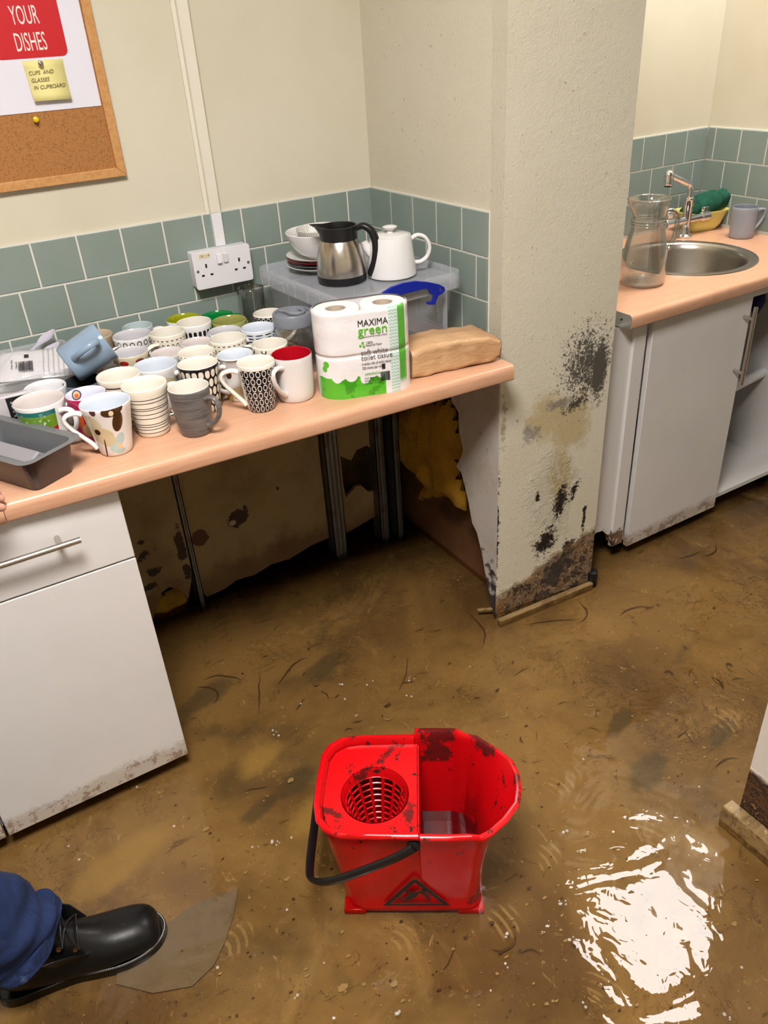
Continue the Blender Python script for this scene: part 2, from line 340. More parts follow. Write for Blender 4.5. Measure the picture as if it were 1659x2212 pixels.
# insulation
def blob(name, pts, mat, label, cat, seed=0, th=.03):
    """soft sheet: outline polygon on plane x=const given as (y,z), puffed in x"""
    return None
def puff(pix, axis, val, depth, mat, name, label, amp=.012, n=26):
    pts = [P(*q, axis, val) for q in pix]; i0, i1 = (1, 2) if axis == 'x' else (0, 2)
    poly = [(p[i0], p[i1]) for p in pts]
    us = [p[0] for p in poly]; vs = [p[1] for p in poly]; u0, u1, v0, v1 = min(us), max(us), min(vs), max(vs)
    def inside(u, v):
        c = False; j = len(poly) - 1
        for i in range(len(poly)):
            a, b = poly[i], poly[j]
            if (a[1] > v) != (b[1] > v) and u < (b[0] - a[0]) * (v - a[1]) / (b[1] - a[1]) + a[0]: c = not c
            j = i
        return c
    def dist(u, v):
        best = 9
        for i in range(len(poly)):
            a = Vector(poly[i]); b = Vector(poly[(i + 1) % len(poly)]); t = max(0, min(1, (Vector((u, v)) - a).dot(b - a) / max((b - a).length_squared, 1e-9)))
            best = min(best, (Vector((u, v)) - a - (b - a) * t).length)
        return best
    bm = NB(); g = {}
    for s in (0, 1):
        for i in range(n + 1):
            for j in range(n + 1):
                u = u0 + (u1 - u0) * i / n; v = v0 + (v1 - v0) * j / n
                if inside(u, v) or dist(u, v) < (u1 - u0 + v1 - v0) / n * .3:
                    d = dist(u, v) if inside(u, v) else 0
                    h = depth * min(1, d / .035) ** .5 + (mn.noise(Vector((u * 22, v * 22, s * 5))) * amp if d > 0 else 0)
                    w_ = val + (-h if s == 0 else .004)
                    g[s, i, j] = bm.verts.new((w_, u, v) if axis == 'x' else (u, w_, v))
    for s in (0, 1):
        for i in range(n):
            for j in range(n):
                k = [(s, i, j), (s, i + 1, j), (s, i + 1, j + 1), (s, i, j + 1)]
                if all(q in g for q in k): face(bm, [g[q] for q in k])
    be = [e for e in bm.edges if e.is_boundary]
    o = obj(name, bm, mat, smooth=80); return tag(o, label, 'insulation')
puff([(842, 895), (900, 870), (975, 866), (995, 935), (998, 990), (986, 1012), (1000, 1040), (1006, 1105), (985, 1085), (968, 1068), (945, 1075), (930, 1070), (912, 1080), (905, 1088), (910, 1060), (925, 1048), (905, 1030), (880, 1000), (856, 990)], 'x', .048, .030, m_foam, 'insulation_wool', 'yellow insulation wool spilling out of the torn column side')
puff([(325, 1345), (330, 1300), (350, 1285), (370, 1275), (392, 1270), (404, 1290), (406, 1340), (395, 1350)], 'y', .045, .03, m_foam, 'insulation_wool', 'brownish yellow insulation at the foot of the mouldy board beside the left cabinet')

# floor battens
m_wood = Mat('wet_wood', (152, 126, 84), 0.35); m_wood.mix(m_wood.noise(12, 5, .7, (1, 6, 6)).ss(.4, .65) * .8, (92, 68, 42)); m_wood.mix(m_wood.noise(40, 4, .7).ss(.6, .7) * .7, (210, 186, 140)); m_wood.bump(m_wood.noise(30, 4), .3, .004)
a = P(1075, 1338, 'z', .022); b = P(1275, 1256, 'z', .022)
bm = NB(); d = (b - a); L = d.length; M = Matrix.Translation((a.x, a.y, 0)) @ Matrix.Rotation(math.atan2(d.y, d.x), 4, 'Z')
box(bm, 0, L, -.014, 0.002, 0, .024, M=M); o = obj('wooden_batten', bm, m_wood, bevel=.002); tag(o, 'wet wooden batten along the foot of the mouldy column', 'batten')
bm = NB(); a = P(1032, 1318, 'z', .028); b = P(1072, 1314, 'z', .03); tube(bm, smoothpath([a, (a + b) / 2, b]), .0045, 8); o = obj('wood_splinter', bm, m_wood); tag(o, 'pale splinter of wood sticking out at the column foot', 'splinter')
bm = NB(); q = P(1284, 1250, 'z', .03); lathe(bm, [(.012, -.03), (.016, -.028), (.016, .022), (.010, .024)], 20, M=Matrix.Translation((q.x, q.y + .01, .03)))
o = obj('pipe_end', bm, m_black); tag(o, 'short black pipe stub at the right foot of the column', 'pipe')

# partition at the bottom right, with rotten foot and batten
m_part = Mat('rotten_partition', (226, 218, 206), 0.5); m = m_part; nz = m.cn(30, 5, .75); nl = m.noise(9, 3)
e = m.z + (nl - .5) * .05; r_ = 1 - e.ss(.155, .175); m.mix(m.noise(25, 3, seed=5).ss(.68, .72) * .7, (120, 100, 80)); m.mix(r_, (96, 60, 30)); m.mix(r_ * nz.ss(.45, .6), (48, 28, 14)); m.mix(r_ * nz.ss(.66, .74), (170, 120, 66)); m.bump(nz * (r_ + .05), 1, .012)
bm = NB(); box(bm, .0, .11, YF, -1.375, 0, CEIL); struct('wall_partition', bm, m_part)
bm = NB(); box(bm, -.030, .0, YF + .3, -1.355, 0, .060); o = obj('wooden_batten', bm, m_wood, bevel=.003); tag(o, 'thick wet wooden batten at the rotten foot of the white partition', 'batten')

# water: a thin still sheet
mw = bpy.data.materials.new('flood_water'); mw.use_nodes = True; nt = mw.node_tree; nt.nodes.clear()
out = nt.nodes.new('ShaderNodeOutputMaterial'); mx = nt.nodes.new('ShaderNodeMixShader'); tr = nt.nodes.new('ShaderNodeBsdfTransparent'); gl = nt.nodes.new('ShaderNodeBsdfGlossy')
gl.inputs['Roughness'].default_value = 0.0; tr.inputs[0].default_value = (0.82, 0.76, 0.64, 1)
fr = nt.nodes.new('ShaderNodeFresnel'); fr.inputs[0].default_value = 1.4
tc = nt.nodes.new('ShaderNodeTexCoord'); bp = nt.nodes.new('ShaderNodeBump'); bp.inputs['Strength'].default_value = 0.5; bp.inputs['Distance'].default_value = 0.01
n1 = nt.nodes.new('ShaderNodeTexNoise'); n1.inputs['Scale'].default_value = 7.5; n1.inputs['Detail'].default_value = 1.6; n1.inputs['Distortion'].default_value = 1.0
n2 = nt.nodes.new('ShaderNodeTexNoise'); n2.inputs['Scale'].default_value = 26; n2.inputs['Detail'].default_value = 1.0; n2.inputs['Distortion'].default_value = 2.0
ma = nt.nodes.new('ShaderNodeMath'); ma.operation = 'MULTIPLY_ADD'; ma.inputs[1].default_value = 0.075
nt.links.new(tc.outputs['Object'], n1.inputs[0]); nt.links.new(tc.outputs['Object'], n2.inputs[0]); nt.links.new(n2.outputs[0], ma.inputs[0]); nt.links.new(n1.outputs[0], ma.inputs[2]); nt.links.new(ma.outputs[0], bp.inputs['Height'])
nt.links.new(bp.outputs[0], gl.inputs['Normal']); nt.links.new(bp.outputs[0], fr.inputs['Normal'])
nt.links.new(fr.outputs[0], mx.inputs[0]); nt.links.new(tr.outputs[0], mx.inputs[1]); nt.links.new(gl.outputs[0], mx.inputs[2]); nt.links.new(mx.outputs[0], out.inputs[0])
WL = .02
bm = NB(); face(bm, [bm.verts.new(p) for p in ((XL, YF, WL), (XR, YF, WL), (XR, .10, WL), (XL, .10, WL))])
o = obj('flood_water', bm, mw, smooth=0); tag(o, 'shallow brown flood water covering the kitchen floor', 'water', kind='stuff')

# ceiling light panels
for i, (x, y, s_) in enumerate(LAMPS):
    t = thing('ceiling_light', ['square ceiling light panel above the sink counter', 'square ceiling light panel over the middle of the room'][i], 'light', (x, y, CEIL))
    em = bpy.data.materials.new('lit_panel'); em.use_nodes = True; em.node_tree.nodes.clear(); e_ = em.node_tree.nodes.new('ShaderNodeEmission'); oo = em.node_tree.nodes.new('ShaderNodeOutputMaterial')
    e_.inputs[0].default_value = (1.0, 0.955, 0.93, 1); e_.inputs[1].default_value = s_; em.node_tree.links.new(e_.outputs[0], oo.inputs[0])
    bm = NB(); box(bm, -.28, .28, -.28, .28, -.012, -.006); obj('diffuser', bm, em, t, smooth=0)
    bm = NB(); prism(bm, [(-.3, -.3), (.3, -.3), (.3, .3), (-.3, .3)], -.018, 0, holes=[[(-.281, -.281), (.281, -.281), (.281, .281), (-.281, .281)]]); obj('frame', bm, m_whitepl, t, smooth=0)

# ------- tiles: real tiles on a grout bed
def tilewall(name, parent, M, umin, umax, ztop, rowoff, pitch=.1, nrow=3, zbot=WZ):
    """u along the wall, z up, local +w out of the wall; rowoff = grout position of each row"""
    bm = NB(); g = .0042; h = .007
    box(bm, umin, umax, -.0002, .005, zbot, ztop + .001, 1, M)
    for r in range(nrow):
        z1 = ztop - r * pitch - g / 2; z0 = max(ztop - (r + 1) * pitch + g / 2, zbot + .001)
        if z1 - z0 < .01: continue
        k = math.floor((umin - rowoff[r]) / pitch)
        while rowoff[r] + k * pitch < umax:
            a = max(rowoff[r] + k * pitch + g / 2, umin); b = min(rowoff[r] + (k + 1) * pitch - g / 2, umax); k += 1
            if b - a < .004: continue
            e = .0012; tz = random.uniform(-.0003, .0003); R = []
            for (ins, w_) in ((0, .004), (0, h - .0012), (e, h)):
                R.append([M @ Vector((x, w_ + (tz if ins else 0), z)) for x, z in ((a + ins, z0 + ins), (b - ins, z0 + ins), (b - ins, z1 - ins), (a + ins, z1 - ins))])
            rings(bm, R, 0, True, False, True)
    return struct(name, bm, [m_tile, m_grout], parent, smooth=0)
ID = Matrix(((1, 0, 0, 0), (0, -1, 0, 0), (0, 0, 1, 0), (0, 0, 0, 1)))       # wall facing -y: (u, w, z)->(u,-w,z)
tilewall('tile_splashback', wall_back, ID, -2.0, -.001, 1.1115, [-.0767, -.0267, -.0767])
MB_ = Matrix(((-.0, -1, 0, 0), (1, 0, 0, 0), (0, 0, 1, 0), (0, 0, 0, 1)))     # facing -x: (u,w,z)->(-w,u,z)
sh = Matrix(((1, -.0250, 0, 0), (0, 1, 0, 0), (0, 0, 1, 0), (0, 0, 0, 1)))
tilewall('tile_splashback', bpy.data.objects['wall_column'], sh @ MB_, -.50, -.008, 1.1115, [-.0049, -.0591, -.0049])
tilewall('tile_splashback', bpy.data.objects['wall_sink'], Matrix.Translation((0, YS, 0)) @ ID, .336, XR - .008, 1.1224, [1.2261, 1.2761, 1.2261])
MR_ = Matrix.Translation((XR, 0, 0)) @ MB_
tilewall('tile_splashback', bpy.data.objects['wall_right'], MR_, -1.2, YS - .008, 1.1224, [YS - .0375, YS - .0899, YS - .0375])

# ================================================================== COUNTERS
def worktop(name, label, poly, nose_a, nose_b, z, holes=(), th=.038, capmat=None):
    """slab with a rounded post-formed front edge between nose_a and nose_b"""
    t = thing(name, label, 'worktop', (0, 0, 0))
    bm = NB(); prism(bm, poly, z - th, z, holes=holes)
    a, b = Vector(nose_a), Vector(nose_b); d = (b - a).normalized(); nrm = Vector((d.y, -d.x))   # outwards
    prof = [(0, z - th), (.012, z - th)] + [(.012 + .010 * math.sin(math.radians(q)), z - th + .006 - .006 * math.cos(math.radians(q))) for q in (30, 60, 90)] + [(.022, z - .012)] + [(.012 + .010 * math.cos(math.radians(q)), z - .012 + .012 * math.sin(math.radians(q))) for q in (30, 60, 90)] + [(0, z)]
    rr = [[Vector((p.x + nrm.x * o_, p.y + nrm.y * o_, zz)) for o_, zz in prof] for p in (a, b)]
    rings(bm, rr, 0, True, True, True)
    obj('slab', bm, m_lam, t, smooth=40)
    return t
XW0 = -2.3
fl = lambda x: -.585 - .0405 * (x + 1.11) / 1.09 if x > -1.11 else -.585          # front edge line (before nose)
wt = worktop('worktop', 'beech laminate worktop crowded with mugs, spanning the open gap', [(XW0, -.012), (XW0, -.575), (-1.11, -.572), (-.024, -.622), (-.024, -.556), (.0, -.556), (-.004, -.30), (-.01, -.010)], (-1.11, -.572), (-.024, -.622), WZ)
bm = NB(); prof = [(0, WZ - .038), (.018, WZ - .038), (.022, WZ - .032), (.022, WZ - .010), (.018, WZ - .002), (.010, WZ), (0, WZ)]
rings(bm, [[Vector((x, y_ - o_, zz)) for o_, zz in prof] for x, y_ in ((XW0, -.575), (-1.112, -.5725))], 0, True, True, True); obj('front_edge', bm, m_lam, wt)
# right-hand worktop with the sink hole
WR = WZ + .008; SC = Vector((.925, -.295)); SR = .205
wt2 = worktop('worktop', 'beech laminate worktop around the round sink', [(.40, -.565), (XR - .008, -.555), (XR - .008, YS - .008), (.40, YS - .008)], (.40, -.565), (XR - .008, -.555), WR, holes=[circ(SC.x, SC.y, SR - .012, 56)])
m_cap = Mat('aluminium_strip', (176, 176, 176), .35, metal=.9)
bm = NB(); cpf = rrect(-.586, -.50, WR - .038, WR, .008, 4); M = Matrix(((0, 0, 1, 0), (1, 0, 0, 0), (0, 1, 0, 0), (0, 0, 0, 1))); prism(bm, cpf, .3985, .400, M=M); obj('end_strip', bm, m_cap, wt2, label='grey metal end strip with a screw hole', smooth=0)
bm = NB(); lathe(bm, [(.003, 0), (.003, .001)], 12, M=Matrix.Translation((.3980, -.553, WR - .017)) @ Matrix.Rotation(-PI / 2, 4, 'Y')); obj('screw_hole', bm, m_ink, wt2)

# sink
t = thing('round_sink', 'round stainless steel sink bowl set in the right worktop', 'sink', (SC.x, SC.y, WR))
bm = NB(); R = SR
lathe(bm, [(R + .004, -.001), (R + .003, .003), (R - .004, .0045), (R - .022, .002), (R - .028, -.004), (R - .032, -.02), (R - .038, -.10), (R - .055, -.135), (.05, -.148), (.022, -.150), (.022, -.153), (.05, -.151), (R - .054, -.139), (R - .036, -.10), (R - .030, -.02), (R - .026, -.006)], 64, cap0=False, cap1=False)
obj('bowl', bm, m_sink, t, smooth=50)
bm = NB(); lathe(bm, [(.001, -.146), (.018, -.146), (.024, -.1485), (.024, -.1500)], 24); obj('drain', bm, m_chrome, t)
# overflow rose on the far bowl wall
q = Vector((math.cos(math.radians(112)), math.sin(math.radians(112)), 0)); rr_ = R - .0385
M = Matrix.Translation((q.x * rr_, q.y * rr_, -.045)) @ Matrix.Rotation(math.atan2(q.y, q.x), 4, 'Z') @ Matrix.Rotation(-PI / 2, 4, 'Y')
bm = NB(); lathe(bm, [(.020, 0), (.020, .003), (.015, .004), (.013, .002), (.008, .003), (.004, .006), (.001, .006)], 24, M=M); obj('overflow', bm, m_chrome, t)
bm = NB(); lathe(bm, [(.0145, .0015), (.0145, .0042), (.0135, .0042), (.0135, .0015)], 24, M=M); lathe(bm, [(.0075, .0035), (.0125, .0028)], 24, M=M, cap0=False, cap1=False); obj('overflow_slots', bm, m_ink, t)

# mixer tap
tp = P(1478, 512, 'z', WR)
t = thing('mixer_tap', 'chrome mixer tap with a swivel spout behind the sink', 'tap', (tp.x, tp.y, WR))
bm = NB(); lathe(bm, [(.026, 0), (.026, .006), (.018, .012), (.0145, .03), (.0145, .095), (.0165, .1), (.0165, .125), (.012, .128)], 28); obj('body', bm, m_chrome, t)
pts = smoothpath([(0, 0, .12), (0, 0, .135), (0, 0, .152), (-.008, .001, .166), (-.030, .003, .176), (-.064, .007, .190), (-.098, .010, .204)], 6)
bm = NB(); tube(bm, pts, .0105, 16); e_ = pts[-1]; sph(bm, e_, .0165, 16, 10); lathe(bm, [(.014, -.03), (.0145, -.028), (.0155, -.005), (.012, 0)], 20, M=Matrix.Translation(e_)); obj('spout', bm, m_chrome, t, smooth=60)
bm = NB(); lathe(bm, [(.012, -.034), (.012, -.0301)], 18, M=Matrix.Translation(e_)); obj('aerator', bm, m_black, t)
ad = Vector((math.cos(math.radians(-2)), math.sin(math.radians(-2)), 0))
bm = NB(); tube(bm, [ad * -.062 + Vector((0, 0, .055)), ad * .062 + Vector((0, 0, .055))], .0125, 18); obj('cross_body', bm, m_chrome, t)
for s_ in (-1, 1):
    bm = NB(); tube(bm, [ad * (s_ * .062) + Vector((0, 0, .055)), ad * (s_ * .066) + Vector((0, 0, .055)), ad * (s_ * .10) + Vector((0, 0, .055))], [.012, .0155, .0165], 20)
    c_ = ad * (s_ * .082) + Vector((0, 0, .07)); M = Matrix.Translation(c_) @ Matrix.Rotation(math.radians(-2), 4, 'Z'); box(bm, -.012, .012, -.006, .006, 0, .016, M=M); obj('tap_handle', bm, m_chrome, t, bevel=.002)

# yellow bowl with green cloth
q = P(1515, 462, 'z', WR + .03)
m_yel = Mat('yellow_plastic', (232, 218, 122), .45)
t = thing('washing_up_bowl', 'small yellow plastic bowl behind the tap', 'bowl', (1.242, -.076, WR), math.radians(-12))
bm = NB(); R = []
for (k, z) in ((.55, 0), (.62, .004), (.78, .02), (.97, .06), (1.03, .064), (1.02, .067), (.94, .062), (.75, .024), (.58, .007)):
    R.append([Vector((x * k, y * k, z)) for x, y in rrect(-.082, .082, -.055, .055, .03, 6)])
rings(bm, R, 0, True, True, True); obj('basin', bm, m_yel, t, smooth=60)
m_grn = Mat('green_cloth', (24, 84, 62), .95); m_grn.mix(m_grn.noise(40, 3).ss(.4, .7), (14, 60, 44)); m_grn.bump(m_grn.noise(60, 4), .5, .005)
bm = NB(); R = []
for i in range(17):
    f_ = i / 16; x = -.072 + .165 * f_; r0 = .036 * math.sin(PI * min(1, f_ * .92 + .06)) ** .6 + .004
    if f_ > .8: r0 = .021 + .008 * math.sin((f_ - .8) * 15)
    R.append([Vector((x, r0 * 1.1 * math.cos(a) + .006 * mn.noise(Vector((f_ * 6, a, 1))), .062 + .035 * f_ + r0 * math.sin(a) * .95 + .010 * mn.noise(Vector((f_ * 5, math.cos(a) * 2, math.sin(a) * 2))))) for a in [2 * PI * k / 18 for k in range(18)]])
rings(bm, R, 0, True, True, True); o = obj('cloth', bm, m_grn, smooth=80); o.location = (1.242, -.076, WR); o.rotation_euler = (0, 0, math.radians(-14)); tag(o, 'dark green cloth rolled up in the yellow bowl', 'cloth')

# ---- left cabinet
def baroutline(): pass
YD = -.577
m_doorL = Mat('soiled_door', (224, 220, 216), .42, spec=.45); m = m_doorL; nz = m.cn(28, 5, .75); nl = m.noise(6, 3)
m.mix(nl.ss(.3, .8) * .5, (212, 208, 204)); e = m.z + (nl - .5) * .06 + (nz - .5) * .03
m.mix((1 - e.ss(.072, .10)) * .6, (176, 158, 134)); m.mix((1 - e.ss(.085, .11)) * nz.ss(.52, .64) * .7, (128, 98, 76)); m.mix(m.voro(46, stretch=(1, 1, 1.5)).ss(.04, .02) * m.noise(5, 2, seed=4).ss(.52, .62), (120, 105, 98))
cab = thing('base_cabinet', 'white drawer and door kitchen cabinet under the left end of the worktop', 'cabinet', (-1.117, -.30, 0))
def loc(o): o.location = Vector(o.location) - Vector((o.parent.location if o.parent else (0, 0, 0))); return o
def part(name, bm, m_, root, **k):
    o = obj(name, bm, m_, root, **k); o.location = -Vector(root.location); return o
bm = NB()
box(bm, -1.317, -1.302, -.556, -.02, .062, .765); box(bm, -.930, -.915, -.556, -.02, .062, .765); box(bm, -1.302, -.930, -.556, -.02, .062, .077); box(bm, -1.302, -.930, -.03, -.02, .077, .765); box(bm, -1.302, -.930, -.556, -.49, .75, .765)
part('carcass', bm, m_white, cab)
bm = NB(); box(bm, -1.316, -.916, YD, YD + .017, .6105, .766); dr = part('drawer_front', bm, m_doorL, cab, bevel=.0015)
bm = NB(); box(bm, -1.316, -.916, YD, YD + .017, .047, .6065); dl = part('door', bm, m_doorL, cab, bevel=.0015)
def barhandle(name, parent, a, b, stand, r=.006, off=(0, 1, 0), inset=.18):
    a, b = Vector(a), Vector(b); bm = NB(); tube(bm, [a, b], r, 16)
    o_ = Vector(off) * stand
    for f_ in (inset, 1 - inset):
        p = a.lerp(b, f_); tube(bm, [p, p + o_], r * .85, 12)
    return obj(name, bm, m_steel, parent)
ha = P(174, 1166, 'y', YD - .035); hx = ha.x
barhandle('handle', dr, (hx, YD - .035, ha.z), (hx - .236, YD - .035, ha.z), .035, inset=.15)
for x, y in ((-1.28, -.50), (-.955, -.50), (-1.28, -.08), (-.955, -.08)):
    bm = NB(); lathe(bm, [(.028, 0), (.028, .008), (.016, .012), (.016, .05), (.024, .054), (.024, .062)], 20, M=Matrix.Translation((x, y, 0))); part('leg', bm, m_black, cab)
# second cabinet, just seen at the bottom left
cab2 = thing('base_cabinet', 'white kitchen cabinet further left, at the picture edge', 'cabinet', (-1.52, -.30, 0))
bm = NB(); box(bm, -1.72, -1.3205, -.556, -.02, .062, .765); part('carcass', bm, m_white, cab2)
bm = NB(); box(bm, -1.718, -1.3215, YD, YD + .017, .047, .766); part('door', bm, m_doorL, cab2, bevel=.0015)
for x in (-1.68, -1.36):
    bm = NB(); lathe(bm, [(.028, 0), (.028, .008), (.016, .012), (.016, .05), (.024, .054), (.024, .062)], 20, M=Matrix.Translation((x, -.50, 0))); part('leg', bm, m_black, cab2)

# ---- right (sink) cabinet
YE = -.5535
m_rot = Mat('rotten_panel', (222, 218, 214), .45); m = m_rot; nz = m.cn(26, 5, .75); nl = m.noise(10, 3)
e = m.z - m.x * 0 + (nz - .5) * .09; m.mix((1 - e.ss(.115, .135)) * .95, (120, 84, 50)); m.mix((1 - e.ss(.115, .135)) * nz.ss(.47, .58), (60, 38, 22)); m.mix((1 - e.ss(.10, .12)) * m.noise(50, 3).ss(.5, .6) * .7, (226, 216, 200)); m.bump(nz * (1 - e.ss(.11, .14)), .8, .01)
cr = thing('sink_cabinet', 'white sink cabinet with an open right half, under the right worktop', 'cabinet', (.93, -.28, 0))
bm = NB()
TR = WR - .042
for x0 in (.505, 1.298):
    box(bm, x0, x0 + .015, -.535, -.01, .062, TR)
box(bm, .52, 1.298, -.535, -.01, .062, .078); box(bm, .52, 1.298, -.025, -.012, .078, TR - .12); box(bm, .52, 1.298, -.54, -.522, TR - .03, TR)
part('carcass', bm, m_white, cr, bevel=.001)
bm = NB(); pts_ = [(.336, .125), (.37, .13), (.395, .142), (.42, .138), (.44, .118), (.452, .098), (.455, .085), (.455, TR), (.336, TR)]
prism(bm, pts_, .528, .543, M=PLX); part('filler_panel', bm, m_rot, cr, smooth=0, label='narrow white filler panel rotten at the foot')
bm = NB(); box(bm, .455, .499, -.552, -.536, .070, TR); part('side_strip', bm, m_rot, cr, bevel=.001)
bm = NB(); box(bm, .520, .9225, YE - .001, YE + .016, .047, .768); dR = part('door', bm, m_doorL, cr, bevel=.0015)
ht = P(1622, 700 - 18, 'y', YE - .035)
barhandle('handle', dR, (.893, YE - .035, .735), (.893, YE - .035, .50), .035, off=(0, 1, 0), inset=.15)
for x in (.56, .90, 1.27):
    bm = NB(); lathe(bm, [(.030, 0), (.030, .008), (.018, .012), (.018, .05), (.026, .054), (.026, .062)], 20, M=Matrix.Translation((x, -.47, 0))); part('leg', bm, m_black, cr)
# waste pipes and small things inside
t = thing('waste_pipe', 'white plastic waste pipe crossing the open sink cabinet', 'pipe', (1.0, -.35, .5))
pa = P(1600, 828, 'y', -.40); pb = P(1659, 798, 'y', -.38)
bm = NB(); dd = (pb - pa).normalized(); tube(bm, [pa - dd * .10, pb + dd * .12], .017, 18); part('pipe', bm, m_whitepl, t)
bm = NB(); tube(bm, smoothpath([Vector((SC.x, SC.y, WR - .155)), Vector((SC.x, SC.y, WR - .25)), Vector((SC.x, SC.y - .02, WR - .33)), Vector((SC.x + .03, SC.y - .05, pa.z + .01)), pa]), .017, 16); part('trap', bm, m_whitepl, t)
v1 = P(1632, 832, 'y', -.36); v2 = P(1659, 846, 'y', -.36)
bm = NB(); tube(bm, [v1, v1.lerp(v2, .5), v2, v2 + (v2 - v1)], [.009, .009, .017, .014], 14); part('valve', bm, m_whitepl, t, label='small pale green and white isolating valve')
m_gr = Mat('grey_plastic', (128, 134, 138), .4)
bq = P(1560, 975, 'y', -.25)
bm = NB(); cz = .078; R = []
pr_ = []
for k in range(13):
    a = math.radians(180 * k / 12); pr_.append((.72 + .15 * math.cos(a), .06 + .24 * math.sin(a)))
bm = NB(); pl = pr_ + [(.585, .06)]; pl = [(x, max(z, 0)) for x, z in pr_]
ipl = [(.72 + (x - .72) * .9, .0 + (z - 0) * .92) for x, z in reversed(pl)]
prism(bm, [(x, z + .079) for x, z in pl] + [(x, z + .079) for x, z in ipl], .12, .36, M=PLX)
o = obj('grey_tub', bm, m_gr, smooth=50); tag(o, 'grey arched plastic tub on the shelf inside the sink cabinet', 'tub')
m_blue = Mat('navy_cloth', (24, 28, 78), .9)
bm = NB(); q = P(1638, 645, 'y', -.42); R = [[Vector((q.x + .02 * math.cos(a) * s + .0 * s, -.42 + .015 * math.sin(a) * s, q.z + .03 - .02 * k)) for a in [2 * PI * i / 12 for i in range(12)]] for k, s in enumerate((.3, 1.2, 1.4, 1.0, .5))]
rings(bm, R, 0, True, True, True); o = obj('cloth', bm, m_blue, smooth=80); tag(o, 'navy blue cloth tucked in the top of the open sink cabinet', 'cloth')

# grey mug + glass jug are made further down (they use the mug builder)

# ================================================================== WALL THINGS
# cable trunking + socket
m_trunk = Mat('trunking', (228, 222, 204), .4)
t = thing('cable_trunking', 'painted vertical cable trunking running down to the double socket', 'trunking', (-.443, 0, 1.08))
bm = NB(); box(bm, -.4575, -.4320, -.018, -.001, 1.112, CEIL - .001); part('painted_run', bm, m_trunk, t, bevel=.0012)
bm = NB(); box(bm, -.4575, -.4320, -.018, -.001, 1.034, 1.112); part('white_run', bm, m_whitepl, t, bevel=.0012)
bm = NB(); box(bm, -.4665, -.4576, -.006, -.001, 1.034, CEIL - .001); part('sealant_bead', bm, m_trunk, t)
sx, sz = -.4575, .9905
t = thing('double_socket', 'white double wall socket with two switches on the tiles', 'socket', (sx, -.008, sz))
bm = NB(); prism(bm, rrect(-.073, .073, -.043, .043, .004, 3), .0, .028, M=PLX); obj('back_box', bm, m_whitepl, t, bevel=.001)
bm = NB(); prism(bm, rrect(-.0745, .0745, -.0445, .0445, .006, 4), .029, .037, M=PLX); obj('face_plate', bm, m_whitepl, t, bevel=.002)
for i, s_ in enumerate((-1, 1)):
    bm = NB(); M = Matrix.Translation((s_ * .0085, -.0405, .022)) @ Matrix.Rotation(math.radians(8 if i else -7), 4, 'X'); box(bm, -.0055, .0055, -.003, .004, -.011, .011, M=M); obj('switch', bm, m_whitepl, t, bevel=.0008)
    bm = NB(); cx = s_ * .043
    for (dx, dz, w_, h_) in ((0, .010, .0022, .0045), (-.011, -.012, .0036, .0022), (.011, -.012, .0036, .0022)): box(bm, cx + dx - w_, cx + dx + w_, -.0376, -.0365, dz - h_, dz + h_)
    obj('pin_slots', bm, m_ink, t, smooth=0)
    bm = NB(); lathe(bm, [(.0035, 0), (.0035, .001)], 14, M=Matrix.Translation((s_ * .066, -.0372, 0)) @ Matrix.Rotation(PI / 2, 4, 'X')); obj('screw', bm, m_steel, t)
m_lab = Mat('cream_label', (236, 222, 184), .6)
bm = NB(); box(bm, -.058, -.030, -.0376, -.0368, .029, .039); o = obj('sticker', bm, m_lab, t, smooth=0)
text('sticker_text', 'DB 1/18', .0075, m_ink, Matrix.Translation((-.0555, -.0377, .0315)) @ PLX, t, .0001)

# cork board
m_cork = Mat('cork', (170, 118, 66), .9); m_cork.mix(m_cork.noise(220, 4, .8).ss(.5, .62) * .7, (128, 82, 42)); m_cork.mix(m_cork.voro(160).ss(.14, .06) * .6, (204, 156, 98)); m_cork.mix(m_cork.noise(240, 3, .8, seed=3).ss(.64, .7), (74, 44, 24))
m_pine = Mat('pine_frame', (202, 150, 92), .5); m_pine.mix(m_pine.noise(10, 5, .6, (10, 1, 10)).ss(.4, .7) * .6, (176, 120, 66))
bx1, bz0 = -.6365, 1.2195; bx0, bz1 = -1.40, 1.82
t = thing('notice_board', 'cork notice board in a wooden frame on the back wall', 'notice board', (bx1, 0, bz0))
bm = NB(); box(bm, bx0 + .01, bx1 - .01, -.008, -.001, bz0 + .01, bz1 - .01); part('cork_panel', bm, m_cork, t, smooth=0)
FW = .019
for nm, A_ in (('b', [(bx0, bz0), (bx1, bz0), (bx1 - FW, bz0 + FW), (bx0 + FW, bz0 + FW)]), ('t', [(bx0, bz1), (bx0 + FW, bz1 - FW), (bx1 - FW, bz1 - FW), (bx1, bz1)]), ('l', [(bx0, bz0), (bx0 + FW, bz0 + FW), (bx0 + FW, bz1 - FW), (bx0, bz1)]), ('r', [(bx1, bz0), (bx1, bz1), (bx1 - FW, bz1 - FW), (bx1 - FW, bz0 + FW)])):
    bm = NB(); prism(bm, A_, .001, .016, M=PLX); part('frame_rail', bm, m_pine, t, bevel=.0015, smooth=0)
m_paper = Mat('white_paper', (226, 224, 234), .7); m_red = Mat('red_print', (196, 24, 34), .45); m_let = Mat('white_print', (236, 224, 216), .6); m_note = Mat('yellow_note', (232, 222, 150), .8)
m_pen = Mat('pencil', (112, 96, 70), .8)
